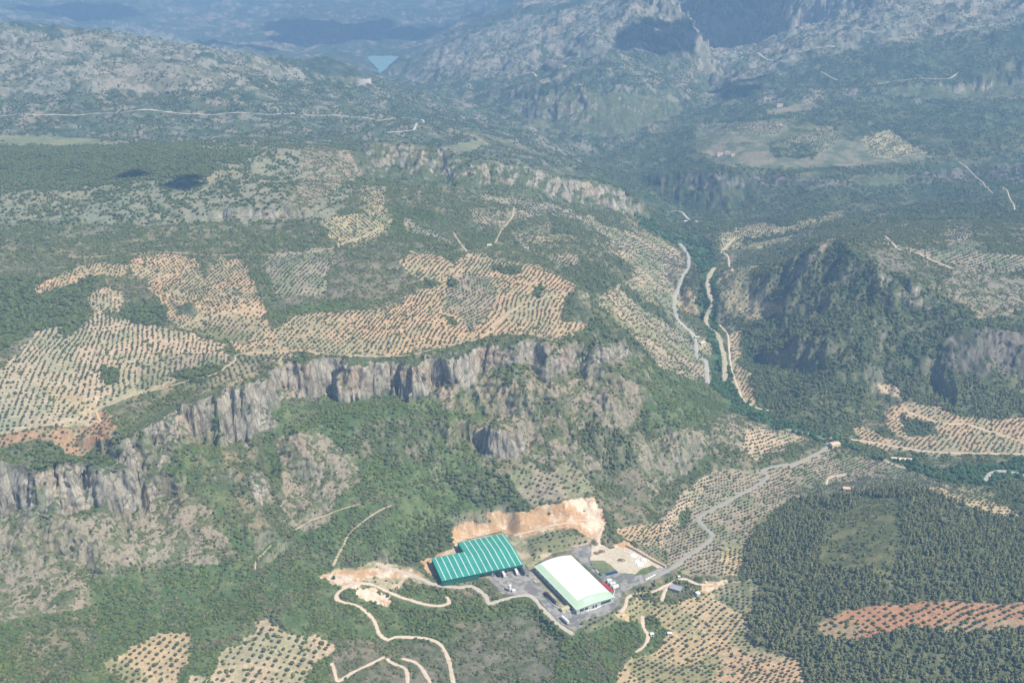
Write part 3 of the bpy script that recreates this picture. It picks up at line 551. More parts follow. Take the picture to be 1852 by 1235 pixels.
ROADS = [ # name, material key, width, pixel path, label
('road','tar',5.2,[(1188,1040),(1215,1026),(1240,1009),(1286,975),(1285,965),(1264,940),(1276,928),(1330,898),(1385,868),(1380,850),(1410,843),(1440,838),(1480,820),(1498,805),(1490,794),(1455,783),(1425,777)]),
('road','tarpale',6,[(1230,440),(1238,452),(1246,470),(1243,487),(1228,520),(1220,548),(1224,568),(1237,590),(1252,604),(1259,620),(1262,640),(1276,655),(1280,693)]),
('river_bed','gravel',8,[(1292,485),(1280,510),(1284,530),(1290,548),(1277,575),(1282,590),(1298,605),(1304,625),(1310,650),(1312,690)]),
('dirt_track','dirt',2.9,[(1302,585),(1316,605),(1320,650),(1330,690),(1345,722),(1370,738),(1400,743)]),
('dirt_track','dirt',3.8,[(640,1055),(612,1068),(608,1078),(618,1086),(630,1089),(643,1092),(655,1100),(668,1113),(678,1128),(685,1145),(692,1153),(702,1157),(716,1153),(740,1151),(765,1154),(790,1162),(803,1175),(812,1195),(818,1225),(822,1245)]),
('dirt_track','dirt',3.8,[(600,1045),(640,1053),(670,1055),(700,1070),(725,1080),(745,1086),(775,1096),(795,1096),(812,1090),(808,1078)]),
('dirt_track','greydirt',4.6,[(690,1019),(745,1040),(780,1056),(800,1060),(830,1062),(852,1060),(870,1070),(880,1080),(884,1092),(905,1086),(930,1078),(955,1076),(968,1084),(985,1105),(1010,1128),(1035,1147)]),
('dirt_track','dirt',3.4,[(600,1200),(606,1215),(612,1228),(640,1215),(668,1202),(695,1190)]),
('dirt_track','dirt',3.4,[(700,1190),(715,1202),(735,1213),(737,1240)]),
('dirt_track','dirt',3.4,[(728,1190),(750,1197),(765,1212),(782,1240)]),
('dirt_track','soil',2.4,[(604,1027),(612,1005),(622,985),(630,965),(660,940),(690,920),(712,912)]),
('dirt_track','soil',1.8,[(530,960),(560,945),(590,930),(620,918),(650,910)]),
('dirt_track','soil',1.5,[(463,1036),(463,1018),(475,1000),(490,980)]),
('dirt_track','soil',2.1,[(-20,790),(70,772),(160,773),(180,760),(175,745),(195,730),(250,712),(330,692),(390,676),(410,662),(425,652),(432,640),(500,638),(545,634),(590,641),(640,645),(738,642),(800,628),(870,610),(890,590),(930,560),(960,545),(1020,532)]),
('dirt_track','soil',2.0,[(350,582),(380,572),(430,564),(472,564)]),
('dirt_track','soil',1.8,[(120,464),(190,463),(300,455),(420,460),(560,456),(620,442),(690,412)]),
('dirt_track','soil',2.2,[(820,420),(845,455),(850,465)]),
('dirt_track','soil',2.2,[(895,440),(905,420),(925,395),(930,375)]),
('dirt_track','whitedirt',5,[(-30,209),(150,208),(300,203),(440,204),(530,208),(640,213),(700,216),(764,217),(752,228),(740,237),(700,240)]),
('dirt_track','dirt',3.4,[(1082,985),(1084,970),(1090,955),(1090,942),(1078,935),(1040,942),(980,955),(930,972)]),
('dirt_track','dirt',3.4,[(1082,985),(1095,990),(1110,1000)]),
('dirt_track','dirt',3.6,[(1122,1108),(1130,1096),(1136,1079),(1150,1073),(1180,1072),(1205,1058),(1235,1046),(1262,1054),(1290,1057)]),
('dirt_track','dirt',3.4,[(1198,1087),(1201,1072),(1212,1058)]),
('dirt_track','dirt',3.2,[(1162,1112),(1164,1135),(1172,1152),(1166,1168),(1150,1178)]),
('dirt_track','dirt',2.9,[(1540,793),(1570,800),(1620,808),(1700,818),(1852,822)]),
('dirt_track','dirt',2.6,[(1640,745),(1700,765),(1760,770),(1852,800)]),
('road','tarpale',7,[(1782,868),(1790,860),(1800,854),(1815,853),(1852,858)]),
('dirt_track','dirt',2.4,[(1600,832),(1615,840),(1640,845)]),
('dirt_track','dirt',2.4,[(1495,875),(1500,865),(1530,858)]),
('dirt_track','whitedirt',4.5,[(1588,153),(1640,146),(1700,139),(1735,130)]),
('dirt_track','whitedirt',4.5,[(1328,93),(1380,104),(1440,95),(1510,84)]),
('dirt_track','whitedirt',4.5,[(900,142),(960,130),(1010,124),(1052,120)]),
('dirt_track','whitedirt',4.5,[(1140,88),(1165,92),(1190,102)]),
('dirt_track','whitedirt',4,[(1480,128),(1500,140),(1515,145)]),
('dirt_track','dirt',2,[(1735,292),(1748,305),(1765,322),(1780,335),(1795,350)]),
('dirt_track','dirt',2.2,[(1815,340),(1826,360),(1835,380)]),
('dirt_track','dirt',3.4,[(1600,428),(1620,445),(1665,460),(1725,485)]),
('dirt_track','whitedirt',4,[(1340,378),(1300,402),(1270,398),(1235,385),(1205,380)]) if False else ('dirt_track','whitedirt',4.5,[(1205,382),(1235,386),(1262,402)]),
('dirt_track','dirt',2.6,[(1330,430),(1305,455),(1318,470),(1325,490)]),
]
HW = np.full(GZ.shape, 2., np.float32); DR = np.full(GZ.shape, 999., np.float32); ZR = GZ.copy(); roadpaths = []
for nm, mk, wd, px_ in ROADS:
    pts = [cast(u, v)[:2] for u, v in px_]
    sp = smooth_path(pts, 3.0 if wd < 9 else 4.0)
    z = zat(sp[:, 0], sp[:, 1]); k = 9
    zp = np.convolve(np.pad(z, k, mode='edge'), np.ones(2*k+1)/(2*k+1), 'valid')
    roadpaths.append((nm, mk, wd, sp, zp))
    for (x, y), zz in zip(sp[::1], zp[::1]):
        r = math.hypot(x, y); a = math.atan2(x, y); h = wd/2+9
        i0, i1 = int(rri(r-h)), int(rri(r+h))+2; j0, j1 = int(azi(a-h/r)), int(azi(a+h/r))+2
        d = np.hypot(GX[i0:i1, j0:j1]-x, GY[i0:i1, j0:j1]-y); m = d < DR[i0:i1, j0:j1]
        DR[i0:i1, j0:j1][m] = d[m]; ZR[i0:i1, j0:j1][m] = zz; HW[i0:i1, j0:j1][m] = wd/2
for nm, mk, wd, sp, zp in roadpaths[:1]: pass
WD = 3.2
wroad = 1-sstep(WD, WD+5.5, DR)
GZ = (GZ*(1-wroad)+ZR*wroad).astype(np.float32)
# ------------------------------------------------------------------ final cover on the ground
S = (HC-GZ)/RRG; S[rr < 300] = 1e9
cm = np.minimum.accumulate(S, axis=0); vis = S <= cm + .004
u1, v1 = project(GX, GY, GZ)
wu, wv = warped(u1, v1)
CC = lookup(np.where(clean, u1, wu), np.where(clean, v1, wv))
off = (u1 < -40) | (u1 > 1892) | (v1 > 1290) | (~front)
CC = np.where(off & ~clean, CID['scrub'], CC)
CC = np.where(~vis & ~clean, np.where(CC >= 30, CID['scrub'], CC), CC).astype(np.uint8)
st = box(slope(GZ), 1, 1); steep = sstep(1.3, 2.1, st)
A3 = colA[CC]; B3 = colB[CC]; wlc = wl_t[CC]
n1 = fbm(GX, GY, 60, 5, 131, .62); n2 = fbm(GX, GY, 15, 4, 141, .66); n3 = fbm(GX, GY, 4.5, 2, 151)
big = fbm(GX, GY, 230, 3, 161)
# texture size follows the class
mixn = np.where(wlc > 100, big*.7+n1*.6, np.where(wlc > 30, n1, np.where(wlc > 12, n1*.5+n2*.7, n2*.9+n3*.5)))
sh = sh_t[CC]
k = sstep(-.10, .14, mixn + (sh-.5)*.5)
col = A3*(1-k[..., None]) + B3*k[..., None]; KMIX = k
# bare rock wherever it is too steep for soil
iso = (CC < 30) & (CC != CID['asphalt']) & (CC != CID['cut']) & (CC != CID['sand']) & (CC != CID['bank'])
darkwood = ((CC == CID['wood']) | (CC == CID['forest']) | (CC == CID['ripar']))
darkwood = darkwood | (CC == CID['shade'])
kr = (steep*iso*np.where(darkwood, .35, .95)*np.where((CC == CID['stony']) | (CC == CID['green']) | (CC == CID['scrub']), .45, 1)).astype(np.float32)
isrock = (CC == CID['rock'])
rockness = np.clip(np.maximum(kr, box(isrock.astype(np.float32), 1, 1)*.97), 0, 1)
veg = isrock*sstep(.00, .12, fbm(GX, GY, 24, 4, 181, .65)-.10*steep+.03-.07*(RRG > 1800))*(1-.7*steep)
col = col*(1-veg[..., None])+np.array([.095, .125, .06], np.float32)*veg[..., None]
# distant tree cover
farcls = np.isin(CC, [CID['farhill'], CID['crest'], CID['far'], CID['wood'], CID['forest'], CID['clear']])
tc_ = (farcls*sstep(2200, 2900, RRG)*sstep(.0, .10, fbm(GX, GY, 48, 4, 191, .75)+.18*fbm(GX, GY, 300, 2, 193)-np.where(CC == CID['crest'], .06, -.01)-.03))[..., None]*.85
col = col*(1-tc_)+np.array([.042, .068, .036], np.float32)*tc_
dirt = (1-sstep(HW-.6, HW+.7, DR+n3*3+n2*2))*(yd > 2)*(RRG < 2600)
col = col*(1-.8*dirt[..., None])+np.array([.56, .45, .34], np.float32)*.8*dirt[..., None]
col = col*(1+.22*n1+.30*n2+.22*n3)[..., None]*(1+big[..., None]*np.array([.28, .10, .02], np.float32))
col = np.clip(col, .01, .95)
rockness = rockness*(1-veg*.95)
# ------------------------------------------------------------------ crags: steep ground is pushed sideways with solid noise and bedding ledges
def pn3(x, y, z, seed=0):
    zi = np.floor(z); f = z-zi; f = f*f*(3-2*f); a = pn(x+zi*37.7, y-zi*19.3, seed); b = pn(x+(zi+1)*37.7, y-(zi+1)*19.3, seed); return a+(b-a)*f
MX = GX.copy(); MY = GY.copy(); MZ = GZ.copy()
gr_ = np.gradient(GZ, axis=0)/np.gradient(rr)[:, None]; ga_ = np.gradient(GZ, axis=1)/(RRG*np.gradient(az)[None])
gr_ = box(gr_.astype(np.float32), 2, 2); ga_ = box(ga_.astype(np.float32), 2, 2); gm = np.hypot(gr_, ga_)
w3 = sstep(.5, 1.2, gm)*np.maximum(ro, .3)*sstep(2, 20, yd)*sstep(4, 12, DR)*(CC < 30); ii3 = np.where(w3 > .02)
x3, y3, z3 = GX[ii3], GY[ii3], GZ[ii3]; sc3 = 1+2.2*farf[ii3]
hx = -(gr_*np.sin(az)[None]+ga_*np.cos(az)[None])[ii3]; hy = -(gr_*np.cos(az)[None]-ga_*np.sin(az)[None])[ii3]; hn = np.maximum(np.hypot(hx, hy), 1e-4); hx /= hn; hy /= hn
bed = (z3+8*pn(x3/60, y3/60, 7))/(11*sc3); bed = np.abs((bed % 1)-.5)*2
dsp = w3[ii3]*sc3*(5.2*pn3(x3/15/sc3, y3/15/sc3, z3/24/sc3, 1)+3.0*pn3(x3/6.5/sc3, y3/6.5/sc3, z3/9/sc3, 2)+1.4*pn3(x3/3/sc3, y3/3/sc3, z3/3.4/sc3, 3)+(bed-.5)*2.2)
MX[ii3] += hx*dsp; MY[ii3] += hy*dsp; MZ[ii3] += w3[ii3]*1.5*pn3(x3/5, y3/5, z3/5, 5)
# ------------------------------------------------------------------ ground mesh
vv = np.stack([MX, MY, MZ], -1).reshape(-1, 3).astype(np.float32)
I, J = np.meshgrid(np.arange(NR-1), np.arange(NA-1), indexing='ij'); b0 = (I*NA+J).ravel()
quads = np.stack([b0, b0+NA, b0+NA+1, b0+1], 1).astype(np.int32)[:, ::-1]
def fast_mesh(name, v, q):
    me = bpy.data.meshes.new(name); me.vertices.add(len(v)); me.vertices.foreach_set("co", np.ascontiguousarray(v, dtype=np.float32).ravel())
    n = len(q); kk = q.shape[1]; me.loops.add(n*kk); me.loops.foreach_set("vertex_index", np.ascontiguousarray(q, dtype=np.int32).ravel())
    me.polygons.add(n); me.polygons.foreach_set("loop_start", np.arange(0, n*kk, kk, dtype=np.int32)); me.polygons.foreach_set("use_smooth", np.ones(n, bool))
    me.update(calc_edges=True); return me
me = fast_mesh("terrain", vv, quads)
at = me.color_attributes.new("cover", 'FLOAT_COLOR', 'POINT')
c4 = np.ones((NR*NA, 4), np.float32); c4[:, :3] = col.reshape(-1, 3); c4[:, 3] = rockness.ravel(); at.data.foreach_set("color", c4.ravel())
m = bpy.data.materials.new("ground"); m.use_nodes = True; t = m.node_tree; b = t.nodes["Principled BSDF"]; b.inputs["Roughness"].default_value = .95; b.inputs["Specular IOR Level"].default_value = .1
an = t.nodes.new("ShaderNodeAttribute"); an.attribute_name = "cover"; geo = t.nodes.new("ShaderNodeNewGeometry")
nz = t.nodes.new("ShaderNodeTexNoise"); nz.inputs["Scale"].default_value = .55; nz.inputs["Detail"].default_value = 6; nz.inputs["Roughness"].default_value = .75
mpn = t.nodes.new("ShaderNodeMapping"); mpn.inputs["Scale"].default_value = (1, 1, .35)
t.links.new(geo.outputs["Position"], mpn.inputs["Vector"]); t.links.new(mpn.outputs[0], nz.inputs["Vector"])
mr = t.nodes.new("ShaderNodeMapRange"); mr.inputs[1].default_value = .3; mr.inputs[2].default_value = .7; mr.inputs[3].default_value = .68; mr.inputs[4].default_value = 1.30
t.links.new(nz.outputs["Fac"], mr.inputs[0])
def N_(ty, **kw):
    n = t.nodes.new(ty)
    for k_, v_ in kw.items(): setattr(n, k_, v_)
    return n
def noise_(scale, det, zs=1.0, rough=.6):
    mp = N_("ShaderNodeMapping"); mp.inputs["Scale"].default_value = (1, 1, zs); t.links.new(geo.outputs["Position"], mp.inputs["Vector"])
    n = N_("ShaderNodeTexNoise"); n.inputs["Scale"].default_value = scale; n.inputs["Detail"].default_value = det; n.inputs["Roughness"].default_value = rough; t.links.new(mp.outputs[0], n.inputs["Vector"]); return n.outputs["Fac"]
def ramp_(src, stops):
    r = N_("ShaderNodeValToRGB"); e = r.color_ramp.elements; e[0].position, e[0].color = stops[0][0], (*stops[0][1], 1); e[1].position, e[1].color = stops[-1][0], (*stops[-1][1], 1)
    for p_, c_ in stops[1:-1]: q = e.new(p_); q.color = (*c_, 1)
    t.links.new(src, r.inputs[0]); return r.outputs[0]
def mixc(f, a_, b_, mode='MIX'):
    n = N_("ShaderNodeMix", data_type='RGBA', blend_type=mode)
    if isinstance(f, float): n.inputs[0].default_value = f
    else: t.links.new(f, n.inputs[0])
    t.links.new(a_, n.inputs[6]); t.links.new(b_, n.inputs[7]); return n.outputs[2]
g3 = ramp_(noise_(.055, 9, .5, .68), [(.28, (.195,.172,.140)), (.44, (.345,.310,.260)), (.56, (.45,.41,.345)), (.74, (.57,.52,.445))])
st_ = ramp_(noise_(.022, 5, .6, .6), [(.49, (0,0,0)), (.62, (1,1,1))]); oc = ramp_(noise_(.2, 4), [(.3, (.42,.27,.17)), (.7, (.50,.37,.26))])
fx = N_("ShaderNodeMath", operation='MULTIPLY'); t.links.new(st_, fx.inputs[0]); fx.inputs[1].default_value = .55
rockc = mixc(fx.outputs[0], g3, oc)
vo = N_("ShaderNodeTexVoronoi", feature='DISTANCE_TO_EDGE'); vo.inputs["Scale"].default_value = .11; mp = N_("ShaderNodeMapping"); mp.inputs["Scale"].default_value = (1, 1, .45)
nd = N_("ShaderNodeTexNoise"); nd.inputs["Scale"].default_value = .15; nd.inputs["Detail"].default_value = 3; t.links.new(geo.outputs["Position"], nd.inputs["Vector"])
va = N_("ShaderNodeVectorMath", operation='MULTIPLY_ADD'); va.inputs[1].default_value = (7, 7, 7); t.links.new(nd.outputs["Color"], va.inputs[0]); t.links.new(geo.outputs["Position"], va.inputs[2]); t.links.new(va.outputs[0], mp.inputs["Vector"]); t.links.new(mp.outputs[0], vo.inputs["Vector"])
crk = ramp_(vo.outputs["Distance"], [(.0, (.35,.35,.35)), (.09, (1,1,1))]); rockc = mixc(.8, rockc, crk, 'MULTIPLY')
sx = N_("ShaderNodeSeparateXYZ"); t.links.new(geo.outputs["Normal"], sx.inputs[0])
ad = N_("ShaderNodeMath", operation='ADD'); t.links.new(sx.outputs["Z"], ad.inputs[0]); nn_ = noise_(.12, 6, .8, .7); t.links.new(nn_, ad.inputs[1])
vg = ramp_(ad.outputs[0], [(.98, (0,0,0)), (1.0, (0,0,0))])
mrv = N_("ShaderNodeMapRange"); mrv.inputs[1].default_value = 1.02; mrv.inputs[2].default_value = 1.22; t.links.new(ad.outputs[0], mrv.inputs[0])
vcol = ramp_(noise_(.3, 4), [(.3, (.06,.09,.035)), (.7, (.13,.15,.07))]); rockc = mixc(mrv.outputs[0], rockc, vcol)
base = mixc(an.outputs["Alpha"], an.outputs["Color"], rockc)
mx = t.nodes.new("ShaderNodeVectorMath"); mx.operation = 'SCALE'; t.links.new(base, mx.inputs[0]); t.links.new(mr.outputs[0], mx.inputs["Scale"])
t.links.new(mx.outputs[0], b.inputs["Base Color"])
bp = t.nodes.new("ShaderNodeBump"); bp.inputs["Strength"].default_value = .8; bp.inputs["Distance"].default_value = 1.0
t.links.new(nz.outputs["Fac"], bp.inputs["Height"]); t.links.new(bp.outputs[0], b.inputs["Normal"])
me.materials.append(m); terr = bpy.data.objects.new("terrain", me); COL.objects.link(terr); tag(terr, "olive covered hills, limestone cliffs and valley floor", kind="structure")
# ------------------------------------------------------------------ road sheets
RM = {'tar': mat("asphalt", (.36,.345,.315), .9, var=.1, scale=.3), 'tarpale': mat("worn_asphalt", (.44,.425,.40), .9, var=.1, scale=.3),
      'gravel': mat("river_gravel", (.48,.41,.30), .95, var=.25, scale=.25), 'dirt': mat("track_dirt", (.66,.535,.42), .95, var=.14, scale=.3),
      'soil': mat('soil_track', (.56,.44,.31), .95, var=.15, scale=.3), 'greydirt': mat("grey_track_dirt", (.52,.47,.41), .95, var=.15, scale=.3), 'whitedirt': mat("white_track_dirt", (.58,.54,.46), .95, var=.1, scale=.3)}
def ribbon(name, mk, wd, sp, lift=.22, jit=.35):
    n = len(sp); tn = np.gradient(sp, axis=0); tn /= np.maximum(np.hypot(tn[:, 0], tn[:, 1]), 1e-6)[:, None]; nx, ny = -tn[:, 1], tn[:, 0]
    K = 5; V = []
    for i in range(n):
        wl = wd/2*(1+.22*math.sin(i*.7)+.12*math.sin(i*.23))+rnd.uniform(-jit, jit); wr = wd/2*(1+.2*math.sin(i*.55+2))+rnd.uniform(-jit, jit)
        for k in range(K):
            s = -wl+(wl+wr)*k/(K-1); V.append((sp[i, 0]+nx[i]*s, sp[i, 1]+ny[i]*s))
    V = np.array(V); Z = zat(V[:, 0], V[:, 1]); e = np.tile(np.array([-.12, 0, .06, 0, -.12]), n); Z = Z+lift+e
    F = [(i*K+k, i*K+k+1, (i+1)*K+k+1, (i+1)*K+k) for i in range(n-1) for k in range(K-1)]
    return mesh_obj(name, np.column_stack([V, Z]), F, RM[mk], smooth=True)
for nm, mk, wd, sp, zp in roadpaths:
    far_ = np.hypot(*sp.mean(0)) > 2300
    o = ribbon(nm, mk, wd, sp, .9 if far_ else .25); o["kind"] = "structure"
# lake
lv = [(*P(u, v, LAKE_Z), LAKE_Z) for u, v in LK]
lk = mesh_obj("lake_water", lv, [tuple(range(len(lv)))], mat("lake_water", (.17,.31,.35), .7, var=.05, scale=.01)); lk["kind"] = "structure"
print("TERRAIN", NR, NA, len(vv))
# ------------------------------------------------------------------ factory buildings
def Pz(u, v, z=0.0):
    x, y = P(u, v, z); return Vector((x, y, z))
def onland(u, v):
    x, y, z = cast(u, v); return Vector((x, y, z))
M_teal = mat("teal_sheet", (.045,.315,.250), .55, var=.16, scale=.09, spec=.4, stripe=2.2)
M_tealw = mat("green_wall_sheet", (.014,.135,.10), .6, var=.1, scale=.2, stripe=3)
M_strip = mat("translucent_strip", (.62,.78,.76), .45, var=.08, scale=.4)
M_white = mat("white_roof_sheet", (.88,.89,.87), .45, var=.03, scale=.1, stripe=1.2)
M_mint = mat("mint_roof_sheet", (.50,.65,.50), .5, var=.06, scale=.2)
M_wall = mat("grey_wall_panel", (.46,.48,.48), .7, var=.08, scale=.3)
M_conc = mat("concrete", (.60,.58,.54), .85, var=.1, scale=.4)
M_glass = mat("dark_glass", (.03,.045,.055), .15, var=.1, spec=.6)
M_door = mat("loading_door", (.62,.66,.64), .6, var=.05)
M_paint = mat("white_paint", (.80,.80,.79), .4, var=.03, scale=.8)
M_dark = mat("dark_paint", (.03,.04,.055), .5, var=.2)
M_blue = mat("blue_paint", (.04,.10,.30), .4, var=.1)
M_tyre = mat("rubber", (.02,.02,.02), .9, var=.1)
M_red = mat("red_sheet", (.55,.03,.04), .5, var=.08)
M_ster = mat("roof_tile", (.52,.30,.20), .85, var=.15, scale=2)
M_cream = mat("cream_render", (.72,.64,.50), .85, var=.06)
M_metal = mat("grey_metal", (.30,.31,.32), .5, metal=.4, var=.15)
M_rub = mat("white_rubble", (.80,.78,.74), .9, var=.15, scale=1)
M_brn = mat("brown_spoil", (.22,.15,.10), .95, var=.3, scale=1)
M_rock = mat("boulder_rock", (.40,.375,.34), .95, var=.2, scale=.3, bump=.8)

gw = empty("warehouse", (*P(800, 1048, 9), 0), R(19.6), "long teal green warehouse with white skylight strips and a stepped back edge", "warehouse")
EV, RG, YR = 8.0, 10.4, 33.0
def rz(y): return EV+(RG-EV)*(1-abs(y-YR)/YR)
m_ = MB(); L = 92.5; D1 = 42.0; D2 = 65.5; XN = 37.2
def slab(mb, x0, x1, y0, y1, th=.25, lift=0.0, n=2):
    ys = sorted({y0, y1, *([YR] if y0 < YR < y1 else [])})
    for a, b_ in zip(ys[:-1], ys[1:]):
        za, zb = rz(a)+lift, rz(b_)+lift
        k = len(mb.v); mb.v += [(x0,a,za-th),(x1,a,za-th),(x1,b_,zb-th),(x0,b_,zb-th),(x0,a,za),(x1,a,za),(x1,b_,zb),(x0,b_,zb)]
        for q in ((3,2,1,0),(4,5,6,7),(0,1,5,4),(1,2,6,5),(2,3,7,6),(3,0,4,7)): mb.f.append(tuple(k+i for i in q)); mb.mi.append(0)
slab(m_, -.6, XN, -.8, D1+.5); slab(m_, XN, L+.6, -.8, D2); m_.build("roof", M_teal, gw)
xs = 3.8
for i in range(14):
    x = xs+i*6.7; s = MB(); slab(s, x-.45, x+.45, -.5, (D1 if x < XN+.5 else D2)-.2, .08, .09); s.build("skylight", M_strip, gw)
wl = MB(); T = .3
wl.box(0, 41, 0, T, -6, EV-.35); wl.box(41, L, 0, T, 4.6, EV-.35)                 # front: closed, then open dock under a fascia
wl.box(41, L-4, 6.0, 6.3, -1, EV-.1); wl.box(41, 41.3, T, 6.0, -1, EV-.3)
wl.box(0, T, T, D1, -6, EV-.35); wl.box(T, XN, D1-T, D1, -4, EV+1.2); wl.box(XN, XN+T, D1, D2, -2, EV-.35)
wl.box(XN, L, D2-T-.2, D2-.2, -2, EV-.35); wl.box(L-T, L, T, D2-.6, -2, EV-.35)
wl.build("wall", M_tealw, gw)
for i in range(9):
    x = 43.5+i*5.4
    if x < L-6: MB().box(x, x+3.4, 5.9, 5.98, 1.0, 4.2).build("loading_door", M_door, gw)
for i in range(7):
    x = 41.4+i*8.4; MB().box(x-.2, x+.2, .05, .28, -1, 4.58).build("column", M_metal, gw)
g = MB(); g.box(-.7, L+.7, -1.15, -.82, EV-.45, EV-.12); g.build("gutter", M_tealw, gw)

A2, B2, C2, D2_ = [Vector((*P(u, v, 8), 0)) for u, v in ((967,1022),(1029,997),(1105,1072),(1045,1099))]
ax = ((D2_-A2)+(C2-B2)).normalized(); ay = ax.cross(Vector((0,0,-1))).normalized()
if (B2-A2).dot(ay) < 0: ay = -ay
org = A2; Lw = 89.0; Ww = 47.0
ww_ = empty("warehouse", (org.x, org.y, 0), math.atan2(ax.y, ax.x), "white arched roof warehouse with pale mint green roof edges beside the paved yard", "warehouse")
sgn = 1 if ax.cross(ay).z > 0 else -1
def wz(x, y):
    s = abs(y)/Ww; z = 6.4+3.6*math.sin(math.pi*min(max(s, 0), 1))**.85
    e = max(0, (x-(Lw-13))/13.0); return z-(z-6.2)*.62*e*e
def roofpatch(name, x0, x1, y0, y1, material, nx=14, ny=12, lift=0.0, th=.2):
    v = []; f = []
    for i in range(nx+1):
        for j in range(ny+1):
            x = x0+(x1-x0)*i/nx; y = (y0+(y1-y0)*j/ny)*sgn; v.append((x, y, wz(x, y)+lift))
    n0 = len(v); v += [(a, b, c-th) for a, b, c in v]
    for i in range(nx):
        for j in range(ny):
            k = i*(ny+1)+j; q = (k, k+ny+1, k+ny+2, k+1); q = q if sgn > 0 else q[::-1]; f.append(q); f.append(tuple(n0+t for t in reversed(q)))
    e = [i*(ny+1) for i in range(nx+1)]+[nx*(ny+1)+j for j in range(1, ny+1)]+[i*(ny+1)+ny for i in range(nx-1, -1, -1)]+[j for j in range(ny-1, 0, -1)]
    for a, b_ in zip(e, e[1:]+e[:1]): f.append((a, b_, b_+n0, a+n0))
    return mesh_obj(name, v, f, material, ww_, smooth=False)
roofpatch("roof", 0, Lw-11, 7.6, Ww-.0, M_white)
roofpatch("roof_edge", -.5, Lw+.6, -.8, 7.6, M_mint, 30, 4)
roofpatch("roof_edge", Lw-11, Lw+.6, 7.6, Ww+.4, M_mint, 6, 14)
for k in range(3):
    y = 13+k*4.2; roofpatch("skylight", Lw-8.6, Lw-3.6, y, y+2.8, M_strip, 3, 2, .06, .05)
wl = MB()
def wbox(x0, x1, y0, y1, z0, z1): wl.box(x0, x1, min(y0*sgn, y1*sgn), max(y0*sgn, y1*sgn), z0, z1)
wbox(.2, Lw-.2, .2, .5, -3, 6.2); wbox(.2, .5, .5, Ww-.5, -2, 6.2); wbox(.2, Lw-.2, Ww-.5, Ww-.2, -1, 6.2); wbox(Lw-.5, Lw-.2, .5, 18, -1, 5.9); wbox(Lw-.5, Lw-.2, 18, Ww-.5, -1, 5.9)
wl.build("wall", M_wall, ww_)
for a, b_ in ((4, 9), (10, 14), (30, 42)):
    MB().box(Lw-.19, Lw-.12, min(a*sgn, b_*sgn), max(a*sgn, b_*sgn), 2.2, 5.2).build("window", M_glass, ww_)
for a in (19.5, 23.0):
    MB().box(Lw-.19, Lw-.1, min(a*sgn, (a+2.2)*sgn), max(a*sgn, (a+2.2)*sgn), -.6, 4.6).build("door", M_dark, ww_)
for k in range(8):
    MB().box(6+k*10, 10+k*10, min(.1*sgn, .18*sgn), max(.1*sgn, .18*sgn), 3.6, 5.0).build("window", M_glass, ww_)
pw = [Pz(u, v) for u, v in [(988,1080),(1003,1096),(1022,1104),(1042,1107),(1066,1104),(1083,1098),(1098,1089),(1108,1078),(1112,1068)]]
sp = smooth_path(pw, 3.0)
def strip_wall(name, sp, h, th, material, z0=-1.5, onground=False, label=None, cat="wall"):
    tn = np.gradient(sp[:, :2], axis=0); tn /= np.hypot(tn[:, 0], tn[:, 1])[:, None]; n = len(sp); v = []; f = []
    for i in range(n):
        g_ = float(zat(sp[i, 0], sp[i, 1])) if onground else 0.0
        nx, ny = -tn[i, 1]*th/2, tn[i, 0]*th/2
        v += [(sp[i,0]+nx, sp[i,1]+ny, g_+z0), (sp[i,0]-nx, sp[i,1]-ny, g_+z0), (sp[i,0]-nx, sp[i,1]-ny, g_+h), (sp[i,0]+nx, sp[i,1]+ny, g_+h)]
    for i in range(n-1):
        a = 4*i; b_ = a+4
        for k in range(4): f.append((a+k, a+(k+1) % 4, b_+(k+1) % 4, b_+k))
    f += [(3,2,1,0), tuple(4*(n-1)+k for k in range(4))]
    o = mesh_obj(name, np.array(v), f, material); return tag(o, label, cat)
strip_wall("retaining_wall", sp, 1.3, .5, M_paint, label="low white wall curving round the front corner of the white warehouse")
strip_wall("retaining_wall", smooth_path([Pz(u, v) for u, v in [(1134,988),(1150,996),(1170,1008),(1190,1019),(1204,1026)]], 3), 2.6, 2.2, mat("earth_bank", (.60,.46,.34), .95, var=.15, scale=.2), label="pale earth bank between the rubble yard and the olive trees")
# red canopy with its two posts
c0, c1 = Pz(1089, 1053, 5), Pz(1107, 1068, 5); dd_ = (c1-c0); cn = empty("canopy", (c0.x, c0.y, 0), math.atan2(dd_.y, dd_.x), "red loading canopy on the right side of the white warehouse", "canopy")
MB().box(0, dd_.length, -1.6, 1.9, 4.5, 5.0).build("roof", M_red, cn)
for k in range(5): MB().cyl((1+k*(dd_.length-2)/4, 1.6, 0), (1+k*(dd_.length-2)/4, 1.6, 4.5), .14).build("post", M_red, cn)
